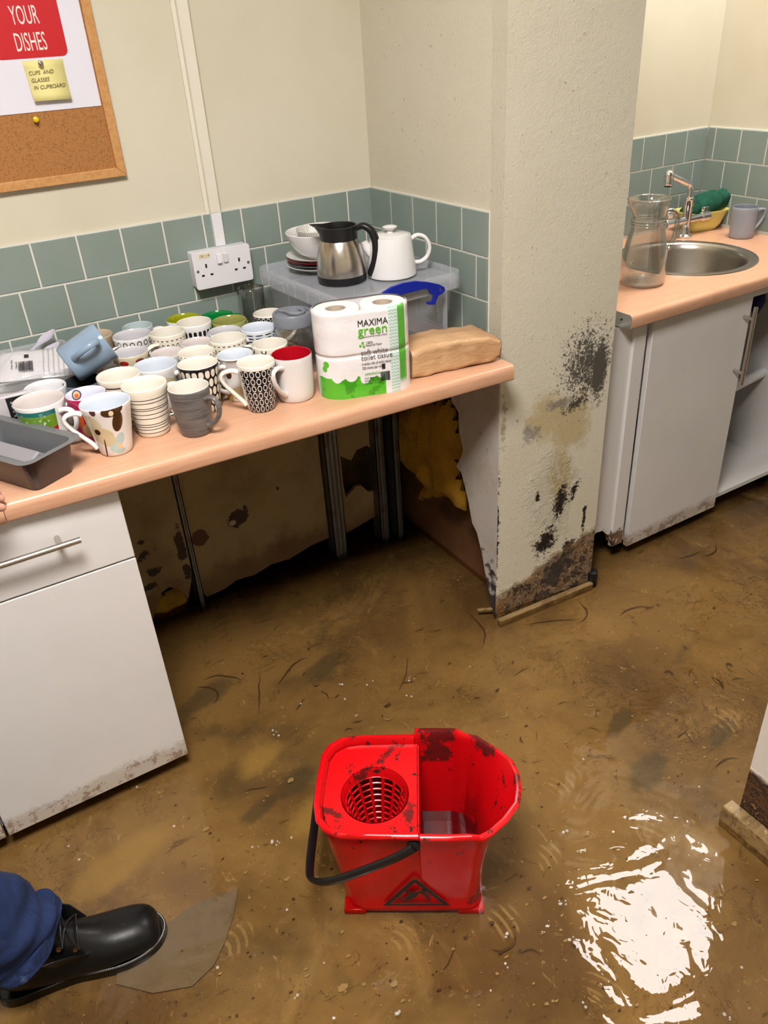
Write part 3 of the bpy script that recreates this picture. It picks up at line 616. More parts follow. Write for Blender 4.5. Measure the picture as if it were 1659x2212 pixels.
# paper sign with the red block and lettering
bl = P(0, 248, 'y', -.009); brp = P(219, 228, 'y', -.009)
t = thing('paper_sign', 'white paper sign with a red block reading wash your dishes', 'sign', (0, 0, 0))
bm = NB(); box(bm, -1.06, brp.x, -.0096, -.0085, brp.z, 1.72); part('sheet', bm, m_paper, t, smooth=0)
r1 = P(147, 112, 'y', -.010); rb_ = P(20, 129, 'y', -.010)
rx0, rx1, rz0, rz1 = r1.x - .142, r1.x + .0, rb_.z, rb_.z + .215
bm = NB(); prism(bm, rrect(rx0, rx1, rz0, rz1, .012, 5), .0098, .0102, M=PLX); part('red_block', bm, m_red, t, smooth=0)
cxm = (rx0 + rx1) / 2 + .003
for i, s_ in enumerate(('DISHES', 'YOUR', 'WASH', 'PLEASE')):
    o = text('lettering', s_, .0455, m_let, Matrix.Translation((cxm, -.0103, rz0 + .013 + i * .0455)) @ PLX, t, .0001, 'CENTER', .43)
nA = P(47, 132, 'y', -.012); nB = P(135, 127, 'y', -.012); nC = P(153, 213, 'y', -.012); nD = P(73, 219, 'y', -.012)
t = thing('sticky_note', 'yellow sticky note with handwriting pinned under the red sign', 'note', (0, 0, 0))
bm = NB(); R = []
for i in range(7):
    f_ = i / 6; a_ = nA.lerp(nD, f_); b_ = nB.lerp(nC, f_); y_ = -.0112 - .010 * f_ ** 2; R.append([Vector((a_.x, y_, a_.z)), Vector((b_.x, y_, b_.z))])
rings(bm, R, 0, False); o = obj('note_sheet', bm, m_note, t, smooth=80); sm = o.modifiers.new('s', 'SOLIDIFY'); sm.thickness = .0003
for i, s_ in enumerate(('CUPS  AND', 'GLASSES', 'IN CUPBOARD')):
    text('handwriting', s_, .0105, m_pen, Matrix.Translation((nA.x + .006 + .001 * i, -.0135 - .002 * i, nA.z - .026 - i * .0130)) @ PLX @ Matrix.Rotation(math.radians(1), 4, 'Z'), t, .0001, 'LEFT', .92, .25)
for (px, py, mt, lb) in ((77, 258, Mat('yellow_pin', (230, 196, 20), .3), 'yellow push pin stuck in the cork board'), (87, 137, m_chrome, 'silver push pin holding the yellow note')):
    q = P(px, py, 'y', -.016); bm = NB(); lathe(bm, [(.0012, 0), (.0025, .003), (.0045, .007), (.0058, .009), (.0050, .013), (.002, .0145)], 16, M=Matrix.Translation((q.x, -.0085, q.z)) @ Matrix.Rotation(PI / 2, 4, 'X')); o = obj('push_pin', bm, mt); tag(o, lb, 'pin')

# ================================================================== MUGS
def m_cyl(name, base, rough=.14): m = Mat(name, base, rough, coat=.3); return m
def ovals(name, base, ink, R, du, dz, ru, rz, z0, z1, ring=0, shear=0, jitter=False, fill2=None, z2=None, rough=.14):
    """rows of ovals round a mug; ring = inner ratio"""
    m = m_cyl(name, base, rough); N = max(6, round(2 * PI * R / du)); u = m.ang() * (N / (2 * PI)) + 20; v = (m.z - z0) * (1 / dz) + 20
    row = v.floor(); u = u + (row * .5).frac() * (1 if shear else 0)
    if jitter:
        u = u + (row * 1.7).op('SINE') * .3
    a = (u.frac() - .5) * (du / ru); b = (v.frac() - .5) * (dz / rz); d = (a * a + b * b).sqrt()
    k = disc(d, .08)
    if ring: k = k * (1 - disc(d * (1 / ring), .08))
    band = m.z.ss(z0 - .0005, z0 + .0005) * (1 - m.z.ss(z1 - .0005, z1 + .0005))
    m.mix(k * band, ink); return m
def stripes(name, base, ink, zs, w_=.0011):
    m = m_cyl(name, base)
    zz = m.z + m.noise(6, 1) * .002
    k = None
    for z in zs:
        s_ = 1 - ((zz - z).abs()).ss(w_ * .8, w_ * 1.2); k = s_ if k is None else k.max(s_)
    m.mix(k, ink); return m
def decals(name, base, R, L, rough=.12):
    """ellipses (angle deg, z, ru, rz, rot deg, colour)"""
    m = m_cyl(name, base, rough)
    for a, z, ru, rz, rt, c in L:
        a0 = math.radians(a)
        c1 = m.x * (-math.sin(a0)) + m.y * math.cos(a0); front = (m.x * math.cos(a0) + m.y * math.sin(a0)).ss(.001, .004)
        m.mix(disc(m.ell(c1, m.z, 0, z, ru, rz, math.radians(rt)), .05) * front, c)
    return m
BLK = (24, 22, 24); CREAM = (238, 230, 212); WH = (236, 234, 232)
I_cream = Mat('cream_glaze', (240, 234, 220), .12, coat=.3); I_white = Mat('white_glaze', (236, 236, 238), .12, coat=.3); I_blue = Mat('pale_blue_glaze', (214, 222, 232), .12, coat=.3)
I_grey = Mat('pale_grey_glaze', (206, 204, 208), .12, coat=.3); I_pink = Mat('pinkish_white_glaze', (222, 212, 208), .12, coat=.3); I_tan = Mat('tan_glaze', (196, 176, 150), .12, coat=.3)
I_red = Mat('red_glaze', (186, 18, 34), .15, coat=.3); I_lime = Mat('lime_glaze', (152, 158, 22), .15, coat=.3); I_dg = Mat('green_glaze', (12, 128, 58), .15, coat=.3); I_ol = Mat('olive_glaze', (166, 172, 104), .15, coat=.3)
I_slate = Mat('slate_glaze', (104, 118, 130), .18, coat=.3); I_dk = Mat('dark_inside', (52, 56, 60), .2)
m_slb = Mat('blue_grey_glaze', (138, 160, 182), .15, coat=.4); m_slb.mix(m_slb.noise(9, 3).ss(.4, .7) * .5, (120, 138, 154))
def mug(name, label, loc, R, h, outm, inm, ang, rb=None, style='C', belly=None, hmat=None, tilt=None, kind='mug', hs=1.0, group='mugs crowded on the worktop', nohandle=False, prof=None):
    t = thing(name, label, kind, loc, math.radians(ang), group)
    if tilt: t.rotation_mode = 'QUATERNION'; t.rotation_quaternion = tilt
    rb = rb or R * .8
    if prof: P_ = [(r * R, z * h) for r, z in prof]
    else:
        P_ = []
        for k in range(9):
            f_ = k / 8; e = f_ ** (belly or 1.0); r = rb + (R - rb) * e; P_.append((r, .004 + (h - .004) * f_))
        P_ = [(rb - .006, 0), (rb - .002, .0008)] + P_
    out_ = P_[:-1] + [(P_[-1][0], h - .0025)] ; T_ = .0032
    lip = [(R - .0006, h - .0006), (R - T_ / 2, h), (R - T_ + .0004, h - .0008)]
    inn = [(max(r - T_, .004), z) for r, z in reversed(P_[3:-1])] + [(P_[2][0] - T_ - .004, .007), (.0008, .0055)]
    full = out_ + lip + inn; mis = [0] * len(out_) + [1] * (len(lip) + len(inn)); mis = mis[:len(full) - 1] + [1]
    bm = NB(); lathe(bm, full, 44, mis=mis); obj('body', bm, [outm, inm], t, smooth=50)
    if not nohandle:
        def rad(z):
            for (r0, z0), (r1, z1) in zip(P_, P_[1:]):
                if z0 <= z <= z1: return r0 + (r1 - r0) * (z - z0) / max(z1 - z0, 1e-6)
            return R
        if style == 'C': pts = [(.80, .0012), (.83, .012), (.80, .024), (.66, .031), (.48, .029), (.34, .020), (.25, .008), (.22, .0012)]
        elif style == 'tear': pts = [(.84, .0012), (.88, .010), (.86, .024), (.76, .030), (.60, .026), (.42, .016), (.26, .007), (.14, .0012)]
        elif style == 'ear': pts = [(.82, .0012), (.86, .014), (.82, .030), (.62, .030), (.42, .020), (.30, .010), (.22, .0012)]
        else: pts = [(.78, .0012), (.80, .010), (.74, .022), (.55, .026), (.36, .022), (.27, .010), (.26, .0012)]
        pth = smoothpath([(rad(f_ * h) + o_ * hs, 0, f_ * h) for f_, o_ in pts], 5)
        n_ = len(pth); bm = NB(); tube(bm, pth, [.0042 + .0015 * abs(2 * i / (n_ - 1) - 1) ** 3 for i in range(n_)], 12, flat=1.5, up=(1, 0, 0)); obj('handle', bm, hmat or outm, t, smooth=60)
    return t
MG = {}
for r_ in [('flower', -.8866, -.5047, .0469, .102), ('stripe', -.8015, -.4693, .0439, .104), ('grey', -.7320, -.5254, .0401, .098), ('xmas', -.9870, -.3990, .0480, .097), ('magenta', -.9036, -.4203, .0383, .095), ('whitedot', -.9610, -.3110, .0415, .088), ('darkblue', -.8878, -.3119, .0399, .082), ('tiger', -.8285, -.3847, .0439, .103), ('brdot', -.7443, -.3502, .0462, .093), ('dotblk', -.6767, -.4262, .0421, .102), ('brown', -.8031, -.0783, .0417, .098), ('rings', -.7312, -.1360, .0445, .098), ('palegrey', -.6987, -.0607, .0358, .092), ('redflower', -.7691, -.2515, .0390, .098), ('rings2', -.6670, -.2028, .0396, .108), ('lime', -.5919, -.0851, .0415, .094), ('oval', -.5931, -.1683, .0407, .106), ('dkgreen', -.5109, -.0972, .0395, .087), ('olive', -.5112, -.1792, .0410, .095), ('bluegrey', -.5499, -.2501, .0389, .096), ('beige', -.6237, -.2668, .0360, .091), ('rings3', -.5721, -.3273, .0407, .105), ('pinkish', -.6964, -.2807, .0372, .088), ('rings4', -.6521, -.3461, .0407, .098), ('flare', -.5913, -.4149, .0384, .098), ('ring', -.5794, -.4986, .0394, .103), ('red', -.4965, -.4915, .0428, .098), ('dots5', -.5068, -.4037, .0394, .098), ('dash', -.4869, -.2979, .0393, .103), ('blackback', -.4184, -.1993, .0366, .098)]:
    MG[r_[0]] = r_[1:]
def free_angle(key):
    x, y, R_, h = MG[key]; best = (-9, 0)
    for a in range(0, 360, 5):
        d = 9
        for r_ in (.012, .030):
            tx, ty = x + (R_ + r_) * math.cos(math.radians(a)), y + (R_ + r_) * math.sin(math.radians(a))
            for k, (x2, y2, R2, h2) in MG.items():
                if k != key: d = min(d, math.hypot(tx - x2, ty - y2) - R2)
            d = min(d, -.012 - ty)
        best = max(best, (d, a))
    return best[1]
def MUG(key, label, outm, inm, ang, **k):
    x, y, R, h = MG[key]
    if ang is None: ang = free_angle(key)
    return mug('mug', label, (x, y, WZ), R, h, outm, inm, ang, **k)
# angles inside decals are in the mug's own frame (handle = 0 deg)
def fa(world, hang): return world - hang           # world-facing angle to mug frame
V = -120                                           # direction that faces the camera
A_ = 172
mf = decals('flower_print', (232, 224, 218), .047, [
    (fa(-150, A_), .070, .020, .021, 20, (214, 202, 168)), (fa(-130, A_), .050, .021, .016, -10, (208, 190, 150)), (fa(-120, A_), .038, .018, .014, -20, (214, 196, 156)), (fa(-160, A_), .050, .012, .016, 0, (206, 190, 154)),
    (fa(-140, A_), .056, .0062, .0062, 0, (66, 38, 20)), (fa(-133, A_), .018, .0016, .024, -10, (72, 40, 24)),
    (fa(-88, A_), .098, .021, .012, 10, (72, 46, 26)), (fa(-80, A_), .074, .010, .021, -12, (70, 46, 24)), (fa(-92, A_), .093, .0045, .0055, 0, (232, 214, 180)),
    (fa(-82, A_), .036, .008, .014, -20, (182, 204, 202)), (fa(-98, A_), .020, .012, .010, 30, (184, 206, 204)), (fa(-88, A_), .012, .010, .006, 0, (182, 204, 202)), (fa(-86, A_), .022, .0045, .0065, 0, (230, 200, 150)), (fa(-133, A_), .099, .006, .008, 0, (80, 40, 40))])
MUG('flower', 'white flared mug printed with beige and brown flowers at the worktop edge', mf, I_blue, A_, rb=.031, style='tear', hmat=m_cer, hs=1.15)
ms = stripes('thin_stripes', CREAM, BLK, [.012, .020, .026, .031, .044, .053, .062, .066, .077, .084], .0008)
MUG('stripe', 'tall cream mug with thin black hoops beside the grey mug', ms, I_cream, 5, rb=.0315)
m = Mat('ribbed_grey', (112, 106, 102), .35, coat=.1); m.mix(m.noise(50, 3, .6, (.3, .3, 4)).ss(.4, .65), (88, 84, 84)); m.bump(m.noise(60, 2, .6, (.2, .2, 6)), .35, .003)
MUG('grey', 'ribbed dark grey mug at the front edge of the worktop', m, I_cream, -58, rb=.030, belly=.55, hs=.95)
m = m_cyl('christmas_print', WH); fr_ = ((m.ang() + 1.25).abs()).ss(1.28, 1.25) if False else None
cy_ = m.ang(); win = cy_.op('ADD', math.radians(82)); win = 1 - win.abs().ss(1.12, 1.14)
m.mix(win * m.z.ss(.088, .0885).op('MULTIPLY', -1).op('ADD', 1) * m.z.ss(.078, .0785), (24, 112, 108)); zw = m.z + (m.ang() * 7).op('SINE') * .0015
m.mix(win * (1 - m.z.ss(.078, .0785)) * zw.ss(.052, .0525), (104, 148, 34)); m.mix(win * (1 - zw.ss(.052, .0525)) * m.z.ss(.012, .0125), (178, 30, 30))
m.mix(win * disc((m.voro(95) * 3.2 - .62).abs() * 8, .3) * (1 - m.z.ss(.086, .0865)) * .55, (226, 232, 220)); m.mix(win * m.noise(70, 2).ss(.66, .7) * (1 - m.z.ss(.076, .0765)) * m.z.ss(.054, .0545), (230, 236, 224))
MUG('xmas', 'white mug with teal, green and red snowflake bands behind the baking tin', m, I_pink, -48, rb=.036, hmat=m_cer)
m = decals('magenta_print', (176, 34, 84), .038, [(120, .05, .014, .03, 10, (92, 96, 104)), (80, .03, .010, .014, 0, (190, 160, 110)), (150, .06, .012, .02, 0, (70, 40, 90)), (60, .055, .01, .02, 0, (206, 96, 40)), (-60, .05, .014, .024, 0, (92, 96, 104)), (-90, .02, .01, .012, 0, (150, 150, 150)), (-120, .06, .012, .02, 0, (220, 120, 60))])
mi_ = decals('inside_patch', (228, 230, 244), .038, [(-45, .083, .0105, .0105, 45, (88, 84, 116)), (-45, .083, .0075, .0075, 45, (220, 190, 140)), (-45, .081, .0045, .0045, 0, (226, 110, 70))])
MUG('magenta', 'magenta patterned mug with a small square motif inside, behind the flower mug', m, mi_, 158, rb=.031, hmat=m_cer)
m = decals('big_dots', WH, .042, [(-60 + k * 72, .072 - (k % 2) * .03, .009, .013, 0, [(150, 30, 90), (60, 90, 60)][k % 2]) for k in range(5)])
MUG('whitedot', 'white mug with a magenta oval spot, between the plastic tub and the snowflake mug', m, I_white, 150, rb=.036)
MUG('darkblue', 'slate blue mug standing upright under the tipped blue mug', I_slate, I_dk, None, rb=.033)
MUG('tiger', 'cream mug with black hoops standing behind the tall hooped mug', stripes('hoops_wide', CREAM, BLK, [.012, .024, .036, .046, .058, .068, .079, .089], .0013), I_cream, None, rb=.034)
m = decals('beige_panel', WH, .046, [(20, .05, .05, .02, 0, (214, 202, 168)), (-60, .058, .034, .018, 0, (212, 200, 164)), (-58, .070, .007, .009, 0, (78, 40, 26)), (18, .066, .010, .011, 0, (86, 48, 28))])
MUG('brdot', 'wide white mug with pale blue inside, beige band and brown spot', m, I_blue, -42, rb=.032, hmat=m_cer, hs=1.1)
MUG('dotblk', 'black mug covered in cream oval spots, behind the grey mug', ovals('cream_spots', (30, 22, 24), (240, 232, 214), .040, .0135, .0195, .0052, .0088, .0, .095, shear=1), I_cream, 20, rb=.033, hs=.7)
MUG('brown', 'tan mug against the tiles, behind the tipped blue mug', Mat('tan_mug', (176, 156, 128), .2), I_tan, None, rb=.033)
mug('mug', 'small beige mug between the tan mug and the black circles mug', (-.8265, -.178, WZ), .034, .088, Mat('beige_mug', (222, 208, 190), .2), I_pink, 80, rb=.028)
MUG('rings', 'white mug printed with black circles near the tiles', ovals('black_circles', WH, BLK, .044, .0165, .0165, .0058, .0064, -.005, .094, ring=.66, shear=1), I_grey, None, rb=.036)
MUG('palegrey', 'pale grey mug against the tiles behind the black circles mug', Mat('pale_grey_mug', (196, 206, 210), .2), Mat('pale_teal_glaze', (190, 206, 208), .15), -5, rb=.031, hmat=m_cer)
m = decals('red_spot_print', WH, .039, [(-90 + 0, .06, .05, .022, 0, (206, 194, 160)), (-96, .082, .010, .007, 0, (150, 40, 36)), (-40, .06, .02, .02, 0, (206, 194, 160)), (-20, .080, .008, .006, 0, (120, 60, 50))])
m = decals('red_spot_print', (210, 198, 166), .039, [(fa(-128, 195), .084, .010, .006, 0, (160, 38, 34)), (fa(-75, 195), .086, .010, .005, 0, (120, 60, 60)), (fa(-100, 195), .03, .012, .02, 0, (90, 60, 40))])
MUG('redflower', 'beige mug with grey inside and red petals, beside the tipped blue mug', m, I_grey, 195, rb=.031, hmat=m_cer)
ov = ovals('oval_outlines', CREAM, BLK, .040, .0115, .0235, .0042, .0086, -.002, .0985, ring=.74)
MUG('rings2', 'cream mug with black oval outlines and handle to the left, beside the black circles mug', ov, I_cream, 208, rb=.034)
MUG('lime', 'white mug with lime green inside at the back by the tiles', I_white, I_lime, None, rb=.034)
MUG('oval', 'white mug with rows of solid black ovals in front of the lime one', ovals('solid_ovals', WH, BLK, .040, .0115, .0215, .0039, .0085, .0105, .092), I_cream, None, rb=.035)
MUG('dkgreen', 'dark green mug at the back, half hidden by the olive mug', I_dg, I_dg, None, rb=.034)
MUG('olive', 'olive green mug in the back row', I_ol, Mat('olive_inside', (150, 152, 84), .2), None, rb=.034)
MUG('bluegrey', 'pale blue-grey mug in front of the olive mug', Mat('bluegrey_mug', (206, 210, 216), .2), I_grey, None, rb=.031)
MUG('beige', 'pinkish white mug below the black oval mug', I_pink, I_pink, None, rb=.030)
MUG('rings3', 'cream mug with black oval outlines in front of the blue-grey mug', ov, I_cream, -50, rb=.034)
MUG('pinkish', 'pale pinkish grey mug beside the wide beige banded mug', I_grey, I_pink, -10, rb=.031, hmat=m_cer)
MUG('rings4', 'cream mug with black oval outlines directly behind the cream spotted black mug', ov, I_cream, None, rb=.034)
m = decals('flare_print', (222, 218, 214), .038, [(fa(-150, 196), .062, .008, .010, 0, (74, 36, 24)), (fa(-175, 196), .07, .016, .010, 0, (214, 204, 170)), (fa(-95, 196), .060, .006, .010, 0, (150, 40, 40)), (fa(-110, 196), .02, .02, .016, 0, (206, 190, 150)), (fa(-160, 196), .012, .008, .02, 0, (214, 170, 90))])
MUG('flare', 'white mug with a flared rim, pale blue inside and brown spots', m, I_blue, 196, rb=.031, hmat=m_cer, prof=[(.72, 0), (.76, .01), (.78, .04), (.78, .2), (.79, .45), (.80, .7), (.83, .82), (.88, .9), (.94, .96), (1.0, 1.0)])
ovw = ovals('white_oval_outlines', (26, 22, 24), (226, 222, 216), .038, .0125, .0155, .0048, .0070, .002, .095, ring=.72)
m = ovw; hmask = 1 - (m.ang().abs()).ss(.42, .45); m.mix(hmask, (236, 228, 214))
m.mix(m.z.ss(.0945, .095), (236, 228, 214))
MUG('ring', 'black mug with white oval outlines and a cream handle at the front', m, I_cream, 166, rb=.029, style='tear', hmat=I_cream, belly=.75, hs=1.2)
MUG('red', 'plain white mug with red inside beside the toilet rolls', Mat('plain_white_mug', (226, 220, 216), .15, coat=.3), I_red, 212, rb=.038, belly=.45, style='ear')
MUG('dots5', 'cream mug with small black marks behind the red lined mug', ovals('sparse_marks', CREAM, BLK, .039, .030, .026, .006, .009, .002, .094, ring=.6), I_cream, 115, rb=.034, hs=.7)
m = ovals('dash_rows', (226, 230, 238), BLK, .039, .022, .0075, .009, .0016, .0, .095)
MUG('dash', 'pale blue mug with rows of black dashes beside the glass jar', m, I_blue, 200, rb=.030, hmat=m_cer)
MUG('blackback', 'black mug with white ovals at the back beside the storage box', ovw, I_cream, None, rb=.032)
# tipped blue mug
ax = (MR @ Vector((.79, .61, -.16))).normalized(); q = P(188, 763, 'z', WZ + .128)
hd = MR @ Vector((.12, -.22, 1)); hd = (hd - ax * hd.dot(ax)).normalized(); yv = ax.cross(hd)
Mx = Matrix((hd, yv, ax)).transposed().to_quaternion()
mug('mug', 'blue-grey mug tipped on its side on top of the slate mug', q - ax * .046, .0425, .092, m_slb, m_slb, 0, rb=.040, style='C', tilt=Mx)
# right side mug
q = P(1600, 512, 'z', WR)
mug('mug', 'plain grey mug on the worktop right of the sink', (q.x, q.y, WR), .040, .096, Mat('grey_mug', (150, 152, 160), .25), Mat('grey_mug_inside', (136, 140, 150), .25), -20, rb=.038, group='none', style='ear')

# ================================================================== THINGS ON THE LEFT WORKTOP
def clearplastic(name, base, alpha, rough=.25):
    m = Mat(name, base, rough, spec=.5, alpha=alpha); return m
def glass(name, tint=(.93, .94, .94), k=.16):
    """thin clear glass: see-through with a mirror-like sheen that grows at grazing angles"""
    m = bpy.data.materials.new(name); m.use_nodes = True; nt = m.node_tree; nt.nodes.clear(); N = nt.nodes.new; L = nt.links.new
    o_ = N('ShaderNodeOutputMaterial'); mx = N('ShaderNodeMixShader'); tr = N('ShaderNodeBsdfTransparent'); gl = N('ShaderNodeBsdfGlossy'); lw = N('ShaderNodeLayerWeight'); mr = N('ShaderNodeMapRange')
    tr.inputs[0].default_value = tint + (1,); gl.inputs['Roughness'].default_value = .03; lw.inputs[0].default_value = .35
    L(lw.outputs['Facing'], mr.inputs[0]); mr.inputs[3].default_value = k * .5; mr.inputs[4].default_value = .95
    L(mr.outputs[0], mx.inputs[0]); L(tr.outputs[0], mx.inputs[1]); L(gl.outputs[0], mx.inputs[2]); L(mx.outputs[0], o_.inputs[0]); return m
m_pp = clearplastic('frosted_plastic', (196, 200, 206), .22, .25); m_ppr = clearplastic('frosted_rib', (204, 208, 216), .34, .22)
m_glass = glass('clear_glass'); m_glass2 = glass('thick_glass', (.84, .86, .86), .5)
# storage box with clip lid
bo = P(735, 652, 'z', .985); BW, BD = .335, .405
t = thing('storage_box', 'clear plastic storage box with a blue clip handle in the corner of the worktop', 'storage box', (bo.x, bo.y, WZ), math.radians(3))
bm = NB(); R = []
for ins, z in ((.030, 0), (.026, .004), (.016, .146), (.019, .146), (.029, .006), (.034, .003)): R.append([(x, y, z) for x, y in rrect(ins, BW - ins, ins, BD - ins, .022, 5)])
rings(bm, R, 0, True, True, True); obj('body', bm, m_pp, t, smooth=50)
bm = NB(); R = []
for ins, z in ((.000, .142), (.0, .176), (.0015, .179), (.008, .179), (.010, .176), (.012, .165), (.0122, .163), (.003, .162), (.003, .142)): R.append([(x, y, z) for x, y in rrect(ins, BW - ins, ins, BD - ins, .028 - ins * .3, 6)])
rings(bm, R, 0, True); prism(bm, rrect(.011, BW - .011, .011, BD - .011, .024, 6), .163, .1655)
for k in range(7):
    y = .03 + k * .057; box(bm, -.0012, 0, y, y + .0015, .144, .176); box(bm, BW, BW + .0012, y, y + .0015, .144, .176)
for k in range(5):
    x = .03 + k * .068; box(bm, x, x + .0015, -.0012, 0, .144, .176)
lid = obj('lid', bm, m_ppr, t, smooth=50)
for x in (.045, BW - .05):
    bm = NB(); box(bm, x, x + .004, .008, .020, .01, .142); obj('corner_rib', bm, m_ppr, t, smooth=0)
m_bl = Mat('blue_plastic', (22, 40, 150), .3)
yb = bo.y - .004
inv = Matrix.Translation((bo.x, bo.y, WZ)) @ Matrix.Rotation(math.radians(3), 4, 'Z'); inv = inv.inverted()
def Z3(x, y): return (550 + x / 2.91, 450 + y / 2.91)
hp = [(770, 540), (800, 515), (850, 485), (920, 462), (1000, 453), (1080, 460), (1150, 475), (1185, 492), (1190, 515), (1170, 535), (1148, 546), (1132, 575), (1124, 602), (1080, 602), (1072, 592), (1080, 582), (1106, 586), (1120, 550), (1097, 536), (1085, 510), (1060, 502), (980, 520), (900, 538)]
def onfront(x, y):
    c = Z3(x, y); q = P(c[0], c[1], 'y', yb + .01); l = inv @ q; return (l.x, l.z)
bm = NB(); ch = onfront(1163, 508); prism(bm, [onfront(*a) for a in hp], .006, .014, M=PLX, holes=[circ(ch[0], ch[1], .004, 14)]); obj('clip_handle', bm, m_bl, t, bevel=.001, smooth=0)
LZ = WZ + .1658
# plates and bowls on the lid
pc = P(692, 566, 'z', LZ + .015)
m_plr = Mat('red_plate', (150, 30, 40), .2, coat=.3); m_pld = Mat('dark_plate', (70, 66, 72), .25, coat=.3)
for i, (m_, lb) in enumerate(((m_cer, 'white plate at the bottom of the small stack on the storage box'), (m_pld, 'dark plate second from the bottom of the small stack'), (m_plr, 'red plate second from the top of the small stack'), (m_cer, 'white plate on top of the small stack, under the bowls'))):
    bm = NB(); z0 = .0; lathe(bm, [(.044, 0), (.046, .002), (.060, .005), (.080, .013), (.082, .015), (.080, .0155), (.062, .0085), (.046, .0045), (.004, .0045)], 44)
    o = obj('plate', bm, m_, smooth=50); o.location = (pc.x + .001 * (i % 2), pc.y, LZ + .001 + i * .0075); tag(o, lb, 'plate', 'plates stacked on the storage box')
def bowl(r, h, z, lb, m_, c, k=.45):
    bm = NB(); pr_ = [(r * k, 0), (r * k, .003), (r * .66, h * .22), (r * .86, h * .55), (r * .97, h * .85), (r, h)]
    lathe(bm, pr_ + [(r - .0015, h + .001), (r - .003, h)] + [(max(a - .0035, .004), b + .002) for a, b in reversed(pr_[2:-1])] + [(r * k * .8, .007), (.004, .006)], 48)
    o = obj('bowl', bm, m_, smooth=50); o.location = (c.x, c.y, z); return tag(o, lb, 'bowl', 'bowls nested on the plates')
zt = LZ + .001 + 3 * .0075 + .005
bowl(.078, .062, zt, 'larger white bowl holding a ribbed bowl, on the plates', m_cer, pc, .40)
m_rib = Mat('ribbed_glaze', (222, 218, 210), .2, coat=.2); m_rib.bump((m_rib.ang() * 60).op('SINE'), .4, .002)
bowl(.058, .046, zt + .020, 'smaller ribbed white bowl nested in the larger white bowl', m_rib, pc + Vector((.010, .006, 0)), .5)
# vacuum jug
jc = P(740, 606, 'z', LZ)
m_st2 = Mat('jug_steel', (198, 190, 180), .24, metal=1); m_st2.rough(m_st2.noise(14, 2, .5, (2, 2, .3)) * .2 + .16)
t = thing('vacuum_jug', 'steel insulated jug with black collar and handle on the storage box', 'jug', (jc.x, jc.y, LZ), math.radians(-38))
bm = NB(); lathe(bm, [(.052, .0), (.0565, .003), (.0575, .018)], 40); obj('base', bm, m_black, t)
bm = NB(); lathe(bm, [(.0570, .018), (.0575, .03), (.055, .055), (.049, .078), (.043, .092), (.041, .096)], 44, cap0=False, cap1=False); obj('body', bm, m_st2, t, smooth=60)
bm = NB(); R = []
N_ = 44
def collar(r, z, sp):
    out = []
    for i in range(N_):
        a = 2 * PI * i / N_; k = max(0, math.cos(a - PI)) ** 14; out.append(((r + sp * k) * math.cos(a), (r + sp * k * .2) * math.sin(a), z + .004 * k * (sp > .01)))
    return out
rings(bm, [collar(.0425, .095, 0), collar(.0425, .108, .002), collar(.0428, .118, .012), collar(.043, .124, .024), collar(.040, .124, .022), collar(.0385, .116, .010), collar(.037, .10, 0)], 0, True, True, True); obj('collar', bm, m_black, t, smooth=60)
bm = NB(); pth = smoothpath([(.041, 0, .116), (.058, 0, .121), (.076, 0, .108), (.084, 0, .080), (.080, 0, .045), (.068, 0, .018), (.064, 0, .012)], 6)
tube(bm, pth, [.006 + .0035 * math.sin(PI * i / (len(pth) - 1)) for i in range(len(pth))], 12, flat=1.25, up=(1, 0, 0)); obj('handle', bm, m_black, t, smooth=60)
# teapot
tc_ = P(846, 596, 'z', LZ)
t = thing('teapot', 'white cylindrical teapot with a loop handle on the storage box', 'teapot', (tc_.x + .004, tc_.y + .004, LZ), math.radians(-22))
bm = NB(); lathe(bm, [(.052, 0), (.0575, .004), (.0575, .012), (.053, .05), (.0485, .088), (.047, .092), (.043, .0925), (.043, .088), (.046, .085), (.050, .05), (.053, .01), (.004, .006)], 48); obj('body', bm, m_cer, t, smooth=50)
bm = NB(); lathe(bm, [(.0425, .089), (.0425, .093), (.036, .0955), (.008, .0970), (.0075, .103), (.016, .108), (.017, .1105), (.010, .113), (.001, .1135)], 40); obj('lid', bm, m_cer, t, smooth=50)
bm = NB(); tube(bm, smoothpath([(.047, 0, .078), (.062, 0, .086), (.080, 0, .080), (.091, 0, .060), (.086, 0, .038), (.070, 0, .026), (.053, 0, .026)], 6), .0048, 12, flat=1.5, up=(1, 0, 0)); obj('handle', bm, m_cer, t, smooth=60)
bm = NB(); tube(bm, smoothpath([(-.046, 0, .056), (-.054, 0, .066), (-.060, 0, .082)], 6), [.012, .012, .012, .011, .011, .010, .010, .010, .009, .009, .008, .008, .0075][:13], 14, up=(1, 0, 0)); obj('spout', bm, m_cer, t, smooth=60)
# tall glass
q = P(549, 619, 'z', WZ + .125)
bm = NB(); lathe(bm, [(.026, 0), (.028, .002), (.0335, .10), (.0345, .124), (.0335, .125), (.0325, .124), (.0315, .10), (.0265, .012), (.004, .010)], 40)
o = obj('drinking_glass', bm, m_glass, smooth=50); o.location = (q.x - .012, min(q.y, -.05), WZ + .0005); tag(o, 'tall clear drinking glass by the tiles, left of the storage box', 'glass')
